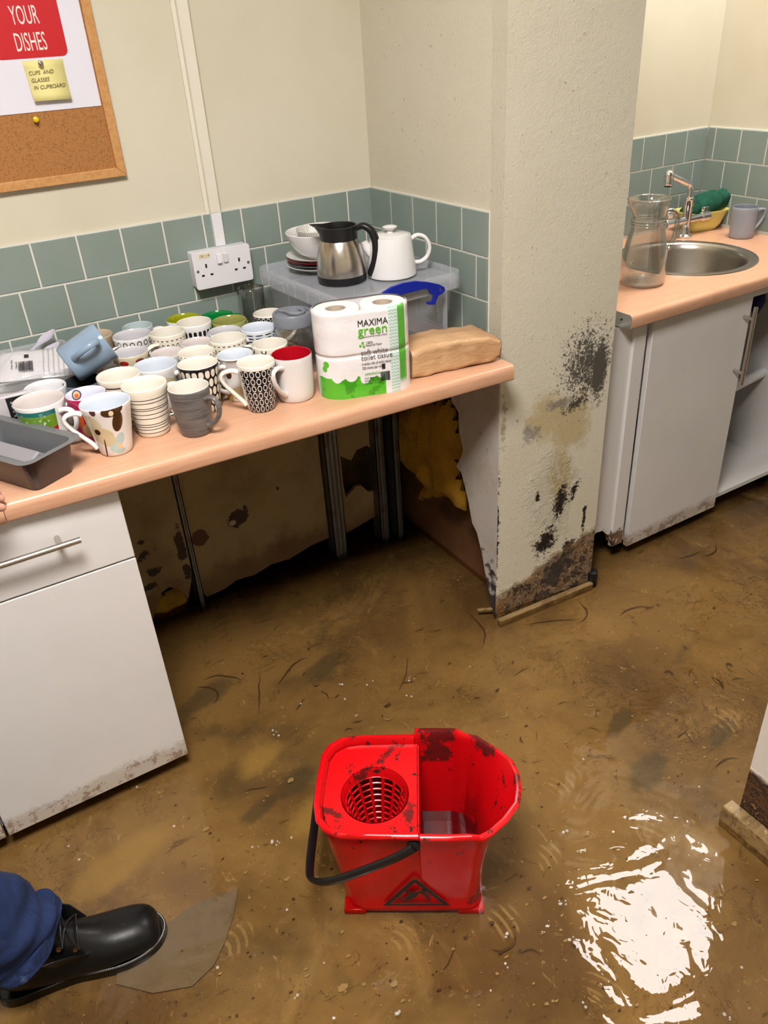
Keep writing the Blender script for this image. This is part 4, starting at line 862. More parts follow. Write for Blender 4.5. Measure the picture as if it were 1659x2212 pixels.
# storage jar
q = P(634, 673, 'z', WZ + .135)
t = thing('storage_jar', 'glass storage jar with a grey plastic screw lid between the mugs and storage box', 'jar', (q.x - .004, q.y, WZ), math.radians(-60))
bm = NB(); lathe(bm, [(.040, 0), (.046, .003), (.050, .015), (.0515, .05), (.050, .08), (.042, .100), (.037, .106), (.037, .116), (.034, .116), (.034, .106), (.039, .098), (.047, .079), (.0485, .05), (.047, .016), (.042, .006), (.004, .006)], 40); obj('jar_body', bm, m_glass, t, smooth=50)
m_gl = Mat('grey_lid', (126, 130, 138), .35, spec=.5)
bm = NB(); lathe(bm, [(.0435, .108), (.0445, .109), (.0445, .133), (.0425, .136), (.038, .136), (.0365, .130), (.004, .129)], 44); obj('lid', bm, m_gl, t, smooth=40)
bm = NB(); tube(bm, smoothpath([(-.036, .004, .1325), (-.018, .002, .133), (0, -.006, .133), (.016, -.002, .133), (.022, .012, .133), (.014, .024, .133), (.0, .030, .133)], 5), .0042, 10); obj('lid_grip', bm, m_gl, t, smooth=60)
# toilet rolls: four rolls in printed film
r1_ = P(723, 664, 'z', WZ + .182); r2_ = P(827, 650, 'z', WZ + .182); mid = (r1_ + r2_) / 2; dx = (r2_ - r1_); half = .0495; ang_ = math.atan2(dx.y, dx.x)
RH = .182; rr0 = .0505
t = thing('toilet_roll_pack', 'four pack of white toilet rolls in printed film at the front of the worktop', 'toilet rolls', (mid.x, mid.y, WZ), ang_)
m_tis = Mat('tissue', (236, 230, 226), .85); m_tis.bump(m_tis.noise(60, 3), .4, .004)
m_core = Mat('card_core', (196, 180, 160), .8)
m_film = Mat('printed_film', (236, 232, 232), .22, spec=.5, coat=.5)
m = m_film; nb = m.noise(34, 3, .6); front = (m.y * -1).ss(.01, .02)
leafn = m.voro(46, stretch=(1, .3, 1)); hgt = .030 + .0
m.mix(((.036 - m.z) + (leafn - .4) * .035 + (m.x.abs() * .10 - .005) * (1 - m.x.ss(-.02, .0)) + (nb - .5) * .012).ss(0, .003) * (1 - m.x.ss(.034, .036)) * front, (86, 184, 44))
m.mix(((.036 - m.z) + (leafn - .4) * .035 + (m.x.abs() * .10 - .005) * (1 - m.x.ss(-.02, .0)) + (nb - .5) * .012).ss(0, .003) * (1 - m.x.ss(.034, .036)) * front * nb.ss(.5, .6) * .8, (50, 140, 26))
m.mix(disc(m.ell(m.x, m.z, -.086, .076, .005, .007)).max(disc(m.ell(m.x, m.z, -.089, .066, .004, .007))) * front, (86, 184, 44))
m.mix((m.x.ss(.0475, .048)) * (1 - m.x.ss(.067, .0675)) * (.5 + ((m.z * 900 + (m.x * 900).op('SINE') * 1.2).op('SINE')) * .5) * front, (150, 206, 180))
m.mix(m.x.ss(.0675, .068) * (1 - m.x.ss(.084, .086)) * m.z.ss(.012, .03) * front, (92, 176, 60)); m.mix(m.x.ss(.0675, .068) * (1 - m.x.ss(.084, .086)) * m.z.ss(.02, .09) * nb.ss(.4, .7) * front * .6, (70, 150, 44))
m.bump(m.noise(26, 4, .6) + (1 - ((m.z - .091).abs()).ss(.001, .006)) * -.8, .5, .006)
for sx_ in (-1, 1):
    for lv in (0, 1):
        bm = NB(); z0 = .001 + lv * .0905; lathe(bm, [(.047, z0), (rr0 - .002, z0 + .003), (rr0 - .002, z0 + .0875), (.047, z0 + .0895), (.022, z0 + .0895), (.021, z0 + .086), (.021, z0 + .003), (.022, z0)], 40, c=(sx_ * half, 0), cap0=False, cap1=False)
        ro = obj('roll', bm, m_tis, t, smooth=50); bm = NB(); lathe(bm, [(.0208, z0 + .001), (.0208, z0 + .0885), (.0198, z0 + .0885), (.0198, z0 + .001)], 28, c=(sx_ * half, 0), cap0=False, cap1=False); obj('core', bm, m_core, ro)
def stadium(r, hx, n=14):
    out = []
    for sx_, a0 in ((1, -90), (-1, 90)):
        for i in range(n + 1):
            a = math.radians(a0 + 180 * i / n); out.append((sx_ * hx + r * math.cos(a), r * math.sin(a)))
    return out
bm = NB(); R = []
for i in range(31):
    z = RH * i / 30; wst = .0012 * math.exp(-((z - RH / 2) / .004) ** 2); R.append([Vector((x * (1 - wst * 8), y - wst * (1 if y > 0 else -1), z)) + Vector((x, y, 0)).normalized() * (.0010 * mn.noise(Vector((x * 40, y * 40, z * 40)))) for x, y in stadium(rr0 + .0012, half)])
e1 = [Vector((x, y, RH + .002)) for x, y in stadium(rr0 - .003, half)]; R.append(e1)
rings(bm, R, 0, True, True, False); obj('film_wrap', bm, m_film, t, smooth=70)
fy = -(rr0 + .0027)
def pt(x, z): return Matrix.Translation((x, fy, z)) @ PLX
m_gt = Mat('green_print', (96, 184, 40), .4); m_gy = Mat('grey_print', (100, 96, 98), .5); m_dk2 = Mat('dark_print', (36, 34, 40), .5)
text('brand_line', 'MAXIMA', 0.0193, m_dk2, pt(-0.0180, .152), t, .0001, sx=.86)
text('brand_line', 'green', 0.0275, m_gt, pt(-0.0180, .1345), t, .0006, sx=1.0)
text('small_print', 'environmentally friendly products', 0.0049, m_dk2, pt(-0.0070, .1285), t, .0001, sx=.75)
text('small_print', '100%', 0.0068, m_dk2, pt(-0.0030, .1145), t, .0001); text('small_print', 'Recycled Paper', 0.0061, m_dk2, pt(-0.0030, .1095), t, .0001, sx=.9)
text('soft_white', 'soft white', 0.0158, m_gy, pt(-0.0150, .092), t, .0001, sx=.9); text('soft_white', 'toilet tissue', 0.0158, m_gy, pt(-0.0150, .0805), t, .0001, sx=.9)
text('small_print', '4 white rolls of toilet tissue', 0.0084, m_dk2, pt(-0.0140, .0695), t, .0001, sx=.66); text('small_print', '320 sheets per roll', 0.0084, m_dk2, pt(-0.0140, .0605), t, .0001, sx=.66)
text('small_print', 'addedvalue', 0.0088, m_gt, pt(-0.0100, .0475), t, .0001, sx=.85)
text('small_print', '4 Roll - 2 ply tissue\nPackage 220x110x200mm\nSheet size 110 x 120mm', 0.0054, m_dk2, pt(-0.0110, .0385), t, .0001, sx=.75)
bm = NB()
for k in range(3):
    a = math.radians(90 + 120 * k); M = Matrix.Translation((-.0105, fy + .0001, .1135)) @ PLX @ Matrix.Rotation(a, 4, 'Z'); prism(bm, [(.0018, -.0030), (.0045, -.0030), (.0045, -.0045), (.0072, -.0012), (.0045, .0020), (.0045, .0006), (.0018, .0006)], 0, .0003, M=M)
obj('recycling_mark', bm, m_gt, t, smooth=0)
bm = NB(); random.seed(3); x = .024
while x < .044: w_ = random.choice((.0004, .0007, .0011)); box(bm, x, x + w_, fy, fy + .0006, .030, .050); x += w_ + random.choice((.0004, .0007))
obj('barcode', bm, m_dk2, t, smooth=0)
bm = NB(); box(bm, .028, .035, fy, fy + .0006, .056, .067); obj('pack_mark', bm, m_dk2, t, smooth=0)
# brown paper bag
c1 = P(893, 822, 'z', WZ); c2 = P(1075, 783, 'z', WZ); d = (c2 - c1); ba = math.atan2(d.y, d.x); BL = d.length
m_kraft = Mat('kraft_paper', (206, 166, 124), .36, spec=.45); m_kraft.mix(m_kraft.noise(9, 4).ss(.35, .7) * .5, (176, 130, 86)); m_kraft.bump(m_kraft.noise(22, 4, .6, (1, 2, 2)), .5, .012)
bm = NB(); R = []; n = 22
for i in range(n + 1):
    f_ = i / n; x = BL * f_; hz = .066 * (1 + .05 * math.sin(f_ * 5)); dp = .108; pinch = 1 - .35 * max(0, (f_ - .93) / .07); lo = max(0, (.05 - f_) / .05) * .15
    sec = rrect(0, dp, .0008, hz, .012, 4); out = []
    for (y, z) in sec:
        yy = dp / 2 + (y - dp / 2) * (1 - lo * .3); zz = .0008 + (z - .0008) * (pinch if f_ > .93 else 1) + (hz * (1 - pinch) * .5 if f_ > .93 else 0)
        zz += .004 * mn.noise(Vector((f_ * 8, y * 30, z * 30))); yy += .005 * mn.noise(Vector((f_ * 7 + 9, y * 30, z * 30))) - .006 * math.sin(PI * (z / hz)) * (1 if y < dp / 2 else 0) * -1 * math.sin(PI * f_)
        out.append((x + .003 * mn.noise(Vector((y * 50, z * 50, f_))), yy, max(zz, .0006)))
    R.append(out)
R.append([(BL + .008 + .002 * ((k % 2) * 2 - 1), p[1] * .96 + .002, p[2] * .9 + .004) for k, p in enumerate(R[-1])])
rings(bm, R, 0, True, True, True)
t = thing('paper_bag', 'folded brown paper packet lying at the right end of the worktop', 'paper bag', (c1.x, c1.y, WZ), ba)
obj('packet', bm, m_kraft, t, smooth=45)
# loaf tins
A3 = P(60, 1008, 'z', WZ + .066); B3 = P(176, 946, 'z', WZ + .066); d = B3 - A3; wa = math.atan2(d.y, d.x); LW = d.length
LW = .134; LL = .250
m_tin = Mat('dark_nonstick', (84, 80, 82), .28, metal=.55); m_tin2 = Mat('grey_nonstick', (172, 174, 184), .35, metal=.5)
t = thing('loaf_tin', 'dark non-stick loaf tin at the left front of the worktop', 'baking tin', (A3.x - .006, A3.y + .0, WZ), wa)
bm = NB(); R = []
for ins, z, r_ in ((.026, 0, .012), (.023, .003, .014), (.014, .060, .018), (.002, .0635, .022), (.0, .0655, .024), (.002, .0665, .024), (.015, .0640, .018), (.0245, .005, .014), (.030, .003, .012)):
    R.append([(x, y, z) for x, y in rrect(ins, LW - ins, ins, LL - ins, r_, 6)])
rings(bm, R, 0, True, True, True, mis=[0, 0, 0, 0, 1, 1, 1, 1, 1]); obj('tin_body', bm, [m_tin, Mat('tin_inside', (128, 130, 132), .35, metal=.4)], t, smooth=40)
bm = NB(); R = []
for y in (.034, LL - .034):
    R.append([(x, y, z) for x, z in ((.030, .006), (.034, .050), (.058, .062), (.094, .030), (.096, .006))])
rings(bm, R, 0, True, True, True)
o = obj('loaf_tin', bm, m_tin2, smooth=0, bevel=.003); o.location = t.location; o.rotation_euler = t.rotation_euler; tag(o, 'lighter grey loaf tin nested inside the dark one', 'baking tin')
# plastic tub of cutlery
t = thing('plastic_tub', 'clear plastic tub of disposable cutlery at the left by the tiles', 'tub', (-1.015, -.134, WZ))
bm = NB(); R = []
TX, TY = .150, .114
for ins, z, r_ in ((.020, 0, .02), (.016, .004, .022), (.006, .086, .030), (.0, .088, .034), (.0, .091, .034), (.007, .0905, .03), (.018, .006, .02)):
    R.append([(x, y, z) for x, y in rrect(-TX + ins, TX - ins, -TY + ins, TY - ins, r_, 6)])
rings(bm, R, 0, True, True, True); obj('tub_body', bm, clearplastic('tub_plastic', (214, 216, 218), .30, .2), t, smooth=50)
m_cut = Mat('white_cutlery', (226, 220, 222), .3); m_cut2 = Mat('lilac_cutlery', (204, 198, 214), .3)
def spoon(loc, rot, tilt, lb, m_):
    bm = NB(); R = []
    for i in range(15):
        f_ = i / 14; x = .15 * f_; w_ = .0042 + .001 * f_ if f_ < .68 else .004 + .014 * math.sin(PI * min(1, (f_ - .66) / .34 * .96 + .04)) ; dz = -.006 * math.sin(PI * max(0, (f_ - .7) / .3)) if f_ > .7 else 0
        R.append([(x, -w_, dz * .0), (x, 0, dz - .0008), (x, w_, dz * .0), (x, w_, .0016 + dz * .0), (x, 0, dz + .0012), (x, -w_, .0016)])
    rings(bm, R, 0, True, True, True); o = obj('plastic_spoon', bm, m_, smooth=60); o.location = loc; o.rotation_euler = (0, -math.radians(tilt), math.radians(rot)); return tag(o, lb, 'spoon', 'disposable spoons in the plastic tub')
spoon((-1.01, -.10, WZ + .060), 20, 24, 'lilac tinted spoon handle leaning highest against the tipped mug', m_cut2)
spoon((-1.02, -.13, WZ + .055), 16, 18, 'white plastic spoon leaning just below the highest one', m_cut2)
random.seed(5)
for i in range(9):
    spoon((-1.145 + .02 * (i % 3) + random.uniform(0, .02), -.225 + .018 * i, WZ + .020 + .006 * (i % 4) + .01 * (i // 4)), random.uniform(-25, 25), random.uniform(0, 6), 'white plastic spoon lying loose at the bottom of the clear tub', m_cut)
bp_ = P(82, 778, 'z', WZ + .085)
m_bag = Mat('printed_bag', (214, 212, 214), .25, coat=.4); m = m_bag; m.mix(((m.x * 620 + m.noise(10, 2) * 3).op('SINE')).ss(.2, .8) * m.x.ss(.0, .01) * .6, (150, 146, 150)); m.bump(m.noise(20, 4), .8, .01)
t = thing('cutlery_packet', 'white printed packet with a barcode on top of the clear tub', 'packet', (bp_.x, bp_.y - .01, WZ + .080), math.radians(-24))
t.rotation_euler = (math.radians(18), math.radians(4), math.radians(-12))
bm = NB(); g = []
for s_ in (1, -1):
    for i in range(15):
        row = []
        for j in range(11):
            u, v = i / 14, j / 10; e_ = (math.sin(PI * u) * math.sin(PI * v)) ** .4; row.append(bm.verts.new(((u - .5) * .16, (v - .5) * .105, s_ * (.013 * e_ + .003 * mn.noise(Vector((u * 6, v * 6, s_)))) * (1 if 0 < u < 1 and 0 < v < 1 else 0))))
        g.append(row)
for b_ in (0, 15):
    for i in range(14):
        for j in range(10): face(bm, (g[b_ + i][j], g[b_ + i + 1][j], g[b_ + i + 1][j + 1], g[b_ + i][j + 1]))
bmesh.ops.remove_doubles(bm, verts=bm.verts, dist=1e-5)
obj('packet_body', bm, m_bag, t, smooth=80)
bm = NB(); random.seed(9); x = -.040
while x < -.012: w_ = random.choice((.0006, .0010, .0015)); box(bm, x, x + w_, -.040, -.008, .0150, .0160); x += w_ + random.choice((.0006, .0010))
obj('barcode', bm, m_dk2, t, smooth=0)
bm = NB(); box(bm, -.028, -.019, .006, .015, .0155, .0165); obj('packet_mark', bm, m_dk2, t, smooth=0)
for i in range(3): text('small_print', ('Knives 100 pk', 'Disposable', 'cutlery')[i], .0055, m_dk2, Matrix.Translation((-.052 + i * .009, -.03, .0155)) @ Matrix.Rotation(PI / 2, 4, 'Z'), t, .0001)
# black labelled card
qa = P(11, 862, 'y', -.348); 
t = thing('black_packet', 'small black card with white print between the tub and the snowflake mug', 'card', (qa.x, -.348, WZ))
bm = NB(); box(bm, 0, .052, -.001, .001, qa.z - WZ - .052, qa.z - WZ); obj('card', bm, Mat('black_card', (26, 24, 28), .4), t, smooth=0)
bm = NB(); box(bm, -.02, .054, .002, .012, .0005, qa.z - WZ + .004); obj('clear_wrapper', bm, clearplastic('wrapper', (226, 222, 226), .45), t, bevel=.003)
m_wt = Mat('white_ink', (220, 216, 220), .6)
for i, s_ in enumerate(('deluxe', 'Spoons', 'x 50', 'strong', 'white')): text('card_print', s_, (.0075, .0085, .006, .006, .006)[i], m_wt, Matrix.Translation((.006, -.0013, qa.z - WZ - .012 - i * .009)) @ PLX, t, .0001, sx=.8)

# ================================================================== GLASS JUG by the sink
q = P(1386, 612, 'z', WR)
t = thing('glass_jug', 'clear glass water jug standing beside the column, left of the sink', 'jug', (q.x, q.y, WR), math.radians(-22))
def jr(r, z, sp=0):
    out = []
    for i in range(48):
        a = 2 * PI * i / 48; k = max(0, math.cos(a - PI)) ** 8; out.append(((r + sp * k) * math.cos(a), (r + sp * k * .1) * math.sin(a), z + sp * k * .3))
    return out
oj = [(.050, 0, 0), (.056, .002, 0), (.0605, .012, 0), (.0635, .04, 0), (.060, .08, 0), (.052, .12, 0), (.045, .150, 0), (.0435, .158, 0), (.0450, .161, 0), (.0435, .164, 0), (.0450, .167, 0), (.0435, .170, 0), (.0450, .173, 0), (.0435, .176, 0), (.044, .186, 0), (.048, .205, .006), (.052, .225, .014)]
ij = [(r - .0028, z + (.012 if z < .01 else 0), s_) for r, z, s_ in oj if not (.157 < z < .175)]
bm = NB(); rings(bm, [jr(*a) for a in oj] + [jr(.0508, .2265, .014)] + [jr(*a) for a in reversed(ij)], 0, True, True, True); obj('jug_body', bm, m_glass, t, smooth=60)
bm = NB(); tube(bm, smoothpath([(.046, 0, .186), (.064, 0, .190), (.080, 0, .176), (.083, 0, .140), (.076, 0, .105), (.064, 0, .088), (.0585, 0, .092)], 6), .0065, 12, flat=1.2, up=(1, 0, 0)); obj('handle', bm, m_glass2, t, smooth=60)

bm = NB()
for z in (.160, .167, .174): tube(bm, [Vector((x, y, z)) for x, y in circ(0, 0, .0462, 40)] + [Vector((.0462, 0, z))], .0016, 8)
obj('neck_rings', bm, m_glass2, t, smooth=60)
bm = NB(); lathe(bm, [(.048, .001), (.056, .003), (.0585, .008), (.054, .010), (.02, .006)], 40); obj('thick_base', bm, m_glass2, t, smooth=60)
bm = NB(); q_ = jr(.0515, .2265, .014); tube(bm, [Vector(p) for p in q_] + [Vector(q_[0])], .0016, 8); obj('rim', bm, m_glass2, t, smooth=60)

# ================================================================== MOP BUCKET
BA = math.radians(-33)
t = thing('mop_bucket', 'red mop bucket with a wringer basket and black handle standing in the flood water', 'mop bucket', (-.60, -1.08, 0), BA)
m_redp = Mat('red_plastic', (204, 10, 18), .24, spec=.4); m = m_redp; nz = m.cn(34, 5, .8); nf = m.noise(80, 3, .7, seed=3)
def gr(x, y, rx, ry, rot, zlo=None, zhi=None, k=1.0):
    s_ = (1 - m.ell(m.x, m.y, x, y, rx, ry, rot).min(1.0)) * 1.5 * k + (nz - .5) * 2.0 + (nf - .5) * .8
    s_ = s_.ss(.45, .85)
    if zlo is not None: s_ = s_ * m.z.ss(zlo - .004, zlo + .004)
    if zhi is not None: s_ = s_ * (1 - m.z.ss(zhi - .004, zhi + .004))
    return s_
GC = (56, 26, 24)
for a in ((-.055, .062, .045, .014, .9, .22), (-.155, -.075, .035, .012, -.4, .22), (-.012, -.075, .016, .04, -.2, .22), (-.10, .02, .03, .012, .8, .17), (.045, .092, .05, .03, .1, .20), (.135, .06, .06, .012, -.75, .20), (.188, -.035, .012, .06, 0, .25), (.02, .07, .02, .02, 0, .24)):
    m.mix(gr(a[0], a[1], a[2], a[3], a[4], a[5]) * .85, GC)
m.mix(((1 - m.ell(m.x, m.z, .105, .045, .022, .024).min(1.0)) * 1.6 + (nz - .5)).ss(.4, .65) * (1 - m.y.ss(-.06, -.05)) * .7, (84, 18, 20))
m.mix((m.z.ss(.20, .06) * (m.x.ss(.005, .01)) * (m.y.ss(-.10, -.09)) * (1 - m.y.ss(.06, .07)) * (nz.ss(.45, .55))) * .5, (90, 6, 10)); m.mix(m.noise(180, 2).ss(.70, .73) * .5, (120, 20, 20))
rim = [(-.003, .090), (-.06, .0905), (-.118, .090), (-.145, .085), (-.165, .070), (-.176, .045), (-.179, -.01), (-.179, -.065), (-.172, -.100), (-.155, -.120), (-.128, -.131), (-.06, -.1325), (.005, -.133)]
rimR = [(.008, -.143), (.05, -.1445), (.094, -.1435), (.112, -.146), (.128, -.137), (.155, -.112), (.180, -.078), (.187, -.045), (.187, -.012), (.178, .018), (.150, .048), (.115, .078), (.100, .081), (.090, .086), (.080, .095), (.04, .0965), (.0, .0965)]
full_ = [(x, y, .262) for x, y in rim] + [(x, y, .272) for x, y in rimR]
def dense(pts, n=3):
    out = []
    for i in range(len(pts)):
        a, b = Vector(pts[i]), Vector(pts[(i + 1) % len(pts)]); out += [a.lerp(b, k / n) for k in range(n)]
    return out
TP = dense(full_, 3)
def base_of(p):
    u = max(-.146, min(.120, p.x * .82)); v = -.021 + (p.y + .021) * .86; v = max(-.115, min(.073, v))
    cu, cv = -.013, -.021; hu, hv = .133, .094; r_ = .03
    du = abs(u - cu) - (hu - r_); dv = abs(v - cv) - (hv - r_)
    if du > 0 and dv > 0:
        l = math.hypot(du, dv)
        if l > r_: u = cu + math.copysign(hu - r_ + du / l * r_, u - cu); v = cv + math.copysign(hv - r_ + dv / l * r_, v - cv)
    return Vector((u, v, .012))
def at_(p, f_, ins=0):
    b = base_of(p); g_ = f_ if p.x < .125 else f_ ** 3.2
    q_ = Vector((b.x + (p.x - b.x) * g_, b.y + (p.y - b.y) * f_, b.z + (p.z - b.z) * f_))
    if p.x >= .05 and p.x < .125: q_.x = min(q_.x, .125)
    c_ = Vector((0, -.021, 0)); d_ = Vector((q_.x - c_.x, q_.y - c_.y, 0)); l = d_.length
    if l > 0 and ins: q_ -= d_ / l * ins
    return q_
fs = [0, .04, .08, .2, .35, .5, .65, .78, .88, .95, 1.0]
out_ = [[at_(p, f_, -.002 if f_ < .05 else .001) for p in TP] for f_ in fs]
lip_ = [[at_(p, 1.0, -.007) + Vector((0, 0, -.004)) for p in TP], [at_(p, 1.0, -.008) + Vector((0, 0, .002)) for p in TP], [at_(p, 1.0, -.004) + Vector((0, 0, .006)) for p in TP], [at_(p, 1.0, .002) + Vector((0, 0, .006)) for p in TP], [at_(p, 1.0, .006) + Vector((0, 0, 0)) for p in TP]]
inn_ = [[at_(p, f_, .006) for p in TP] for f_ in reversed(fs[2:-1])]
bm = NB(); rings(bm, out_ + lip_ + inn_, 0, True, True, True)
obj('bucket_body', bm, m_redp, t, smooth=50)
bm = NB()
for x0, x1 in ((-.148, -.105), (.072, .124)):
    for y0, y1 in ((-.117, -.085), (.045, .075)): box(bm, x0, x1, y0, y1, 0, .0135)
obj('feet', bm, m_redp, t, bevel=.003)
# wringer plate + basket
hc = (-.076, -.036); hr = .064
bm = NB(); inner = [(p[0] + (.008 if p[0] < -.05 else 0), -.021 + (p[1] + .021) * .935) for p in rim[:-1]] + [(.004, -.128)]; inner[0] = (.004, .0835)
prism(bm, inner, .2475, .2515, holes=[circ(hc[0], hc[1], hr, 40)]); wr = obj('wringer_plate', bm, m_redp, t, smooth=30)
bm = NB(); box(bm, .003, .0065, -.103, .060, .03, .12); prism(bm, [(-.104, .10), (.060, .10), (.080, .2515), (-.124, .2515)], .003, .0065, M=Matrix(((0, 0, 1, 0), (1, 0, 0, 0), (0, 1, 0, 0), (0, 0, 0, 1)))); obj('divider', bm, m_redp, t, smooth=0)
bm = NB(); lathe(bm, [(hr + .0005, .2514), (hr - .003, .243), (hr - .006, .232), (hr - .0085, .232), (hr - .006, .243), (hr - .002, .2514)], 44, c=hc, cap0=False, cap1=False)
for k in range(8):
    z = .232 - .0135 * k; r_ = hr - .0072 - .0030 * k; q_ = circ(hc[0], hc[1], r_, 36)
    tube(bm, [Vector((x, y, z)) for x, y in q_] + [Vector((q_[0][0], q_[0][1], z))], .0019, 6)
for k in range(14):
    a = 2 * PI * k / 14; c_, s_ = math.cos(a), math.sin(a); r0, r1_x = hr - .0075, hr - .0075 - .0030 * 7
    tube(bm, [(hc[0] + r0 * c_, hc[1] + r0 * s_, .233), (hc[0] + r1_x * c_, hc[1] + r1_x * s_, .1375)], .0032, 6)
zb = .1375; rb2 = hr - .0285
for k in range(14):
    a = 2 * PI * k / 14; c_, s_ = math.cos(a), math.sin(a); tube(bm, [(hc[0] + rb2 * c_, hc[1] + rb2 * s_, zb), (hc[0] + .012 * c_, hc[1] + .012 * s_, zb - .003)], .0026, 6)
lathe(bm, [(.013, zb - .006), (.013, zb - .001), (.004, zb)], 16, c=hc); obj('wringer_basket', bm, m_redp, wr, smooth=40)
# dirty water inside
m_bw = Mat('bucket_water', (70, 10, 12), .03, spec=.6, alpha=.75)
bm = NB(); face(bm, [bm.verts.new(p) for p in ((.008, -.112, .065), (.118, -.112, .065), (.118, .07, .065), (.008, .07, .065))]); obj('dirty_water', bm, m_bw, t, smooth=0)
# bail handle
bm = NB(); pth = smoothpath([(-.004, -.142, .240), (-.04, -.150, .222), (-.09, -.156, .200), (-.150, -.158, .172), (-.188, -.148, .156), (-.200, -.120, .150), (-.201, -.02, .150), (-.200, .075, .150), (-.188, .105, .156), (-.150, .115, .172), (-.09, .114, .200), (-.04, .110, .222), (-.004, .102, .240)], 5)
tube(bm, pth, .0115, 10, flat=.45, up=(0, 0, 1)); obj('bail_handle', bm, m_black, t, smooth=50)
for y in (-.139, .100):
    bm = NB(); lathe(bm, [(.012, 0), (.012, .006), (.008, .008)], 20, M=Matrix.Translation((-.004, y + (.004 if y < 0 else -.004), .240)) @ Matrix.Rotation(PI / 2 if y < 0 else -PI / 2, 4, 'X')); obj('pivot', bm, m_black, t)
# warning triangle on the front face
fr0 = at_(Vector((-.01, -.143, .268)), .12); 
def fp(u, w_, off=.0035):
    f_ = (w_ - .012) / .25; y = at_(Vector((u / .9, -.1395, .262)), f_).y; return Vector((u, y - off, w_))
def decal(polys, nm, mat, lb=None):
    bm = NB()
    for outer, hls in polys:
        b2 = NB(); prism(b2, outer, 0, .0006, holes=hls)
        mp = {}
        for v in b2.verts: mp[v.index if False else v] = bm.verts.new(fp(v.co.x, v.co.y, .0036 + v.co.z))
        for f_ in b2.faces: face(bm, [mp[v] for v in f_.verts])
        b2.free()
    return obj(nm, bm, mat, t, smooth=0, label=lb)
cx, z0_, hw, ht_ = -.006, .036, .064, .094
decal([([(cx - hw, z0_), (cx + hw, z0_), (cx + .004, z0_ + ht_), (cx - .004, z0_ + ht_)], [[(cx - hw + .013, z0_ + .006), (cx + hw - .013, z0_ + .006), (cx, z0_ + ht_ - .009)]])], 'warning_triangle', m_ink, 'black slip hazard triangle')
L_ = lambda *p: [(cx + a, z0_ + b * 1.3) for a, b in p]
decal([(L_((-.034, .018), (-.022, .020), (-.010, .028), (.004, .035), (.012, .034), (.020, .024), (.024, .014), (.027, .015), (.023, .028), (.017, .038), (.010, .041), (-.002, .037), (-.010, .041), (-.018, .044), (-.019, .042), (-.010, .036), (-.014, .029), (-.024, .023), (-.034, .021)), []),
       (L_((-.010, .028), (-.018, .020), (-.026, .010), (-.022, .009), (-.012, .017), (.002, .026), (.004, .035)), []), ([(cx + .016 + .0045 * math.cos(a), z0_ + .058 + .0055 * math.sin(a)) for a in [2 * PI * k / 14 for k in range(14)]], []),
       (L_((-.040, .009), (.030, .008), (.030, .0095), (-.040, .0105)), [])], 'slipping_figure', m_ink)

# ================================================================== PERSON
m_skin = Mat('skin', (214, 160, 140), .5, spec=.4); m_navy = Mat('navy_workwear', (20, 38, 78), .85); m_navy.mix(m_navy.noise(7, 4).ss(.45, .7) * .6, (30, 52, 98)); m_navy.mix(m_navy.noise(14, 4, seed=3).ss(.66, .76) * .5, (110, 120, 146)); m_navy.bump(m_navy.noise(9, 4, .55, (1, 1, .5), .6), .7, .03)
m_lea = Mat('black_leather', (14, 14, 15), .36, spec=.35); m_lea.mix(m_lea.noise(60, 4, .7).ss(.62, .74) * .35, (92, 92, 92)); m_lea.bump(m_lea.noise(90, 3), .15, .002)
def skin(name, V_, E_, parent, mat, sub=2, root=0):
    me = bpy.data.meshes.new(name); me.from_pydata([v[:3] for v in V_], E_, []); me.materials.append(mat.m)
    o = bpy.data.objects.new(name, me); COL.objects.link(o)
    if parent: o.parent = parent
    md = o.modifiers.new('skin', 'SKIN'); md.use_smooth_shade = True
    for i, v in enumerate(V_):
        r_ = v[3]; me.skin_vertices[0].data[i].radius = (r_, v[4] if len(v) > 4 else r_); me.skin_vertices[0].data[i].use_root = (i == root)
    s_ = o.modifiers.new('sub', 'SUBSURF'); s_.levels = sub; s_.render_levels = sub
    return o
px_, py_ = -1.60, -.98
V_ = [(px_, py_, .93, .12, .14), (px_ + .01, py_, 1.10, .11, .14), (px_ + .03, py_, 1.30, .11, .16), (px_ + .05, py_, 1.45, .06), (px_ + .07, py_, 1.53, .055), (px_ + .09, py_, 1.60, .075, .07), (px_ + .095, py_, 1.69, .08, .075), (px_ + .08, py_, 1.75, .05)]
E_ = [(0, 1), (1, 2), (2, 3), (3, 4), (4, 5), (5, 6), (6, 7)]
def chain(start, pts):
    k = start
    for p in pts: V_.append(p); E_.append((k, len(V_) - 1)); k = len(V_) - 1
    return k
# legs
chain(0, [(px_, py_ + .10, .86, .085), (px_ + .06, py_ + .08, .48, .055), (px_ + .10, py_ + .07, .35, .05), (-1.345, -.885, .12, .036), (-1.30, -.89, .06, .034), (-1.16, -.905, .035, .028)])
chain(0, [(px_, py_ - .10, .86, .085), (px_ - .04, py_ - .12, .48, .055), (px_ - .08, py_ - .13, .12, .036), (px_ - .05, py_ - .13, .06, .034), (px_ + .10, py_ - .14, .035, .028)])
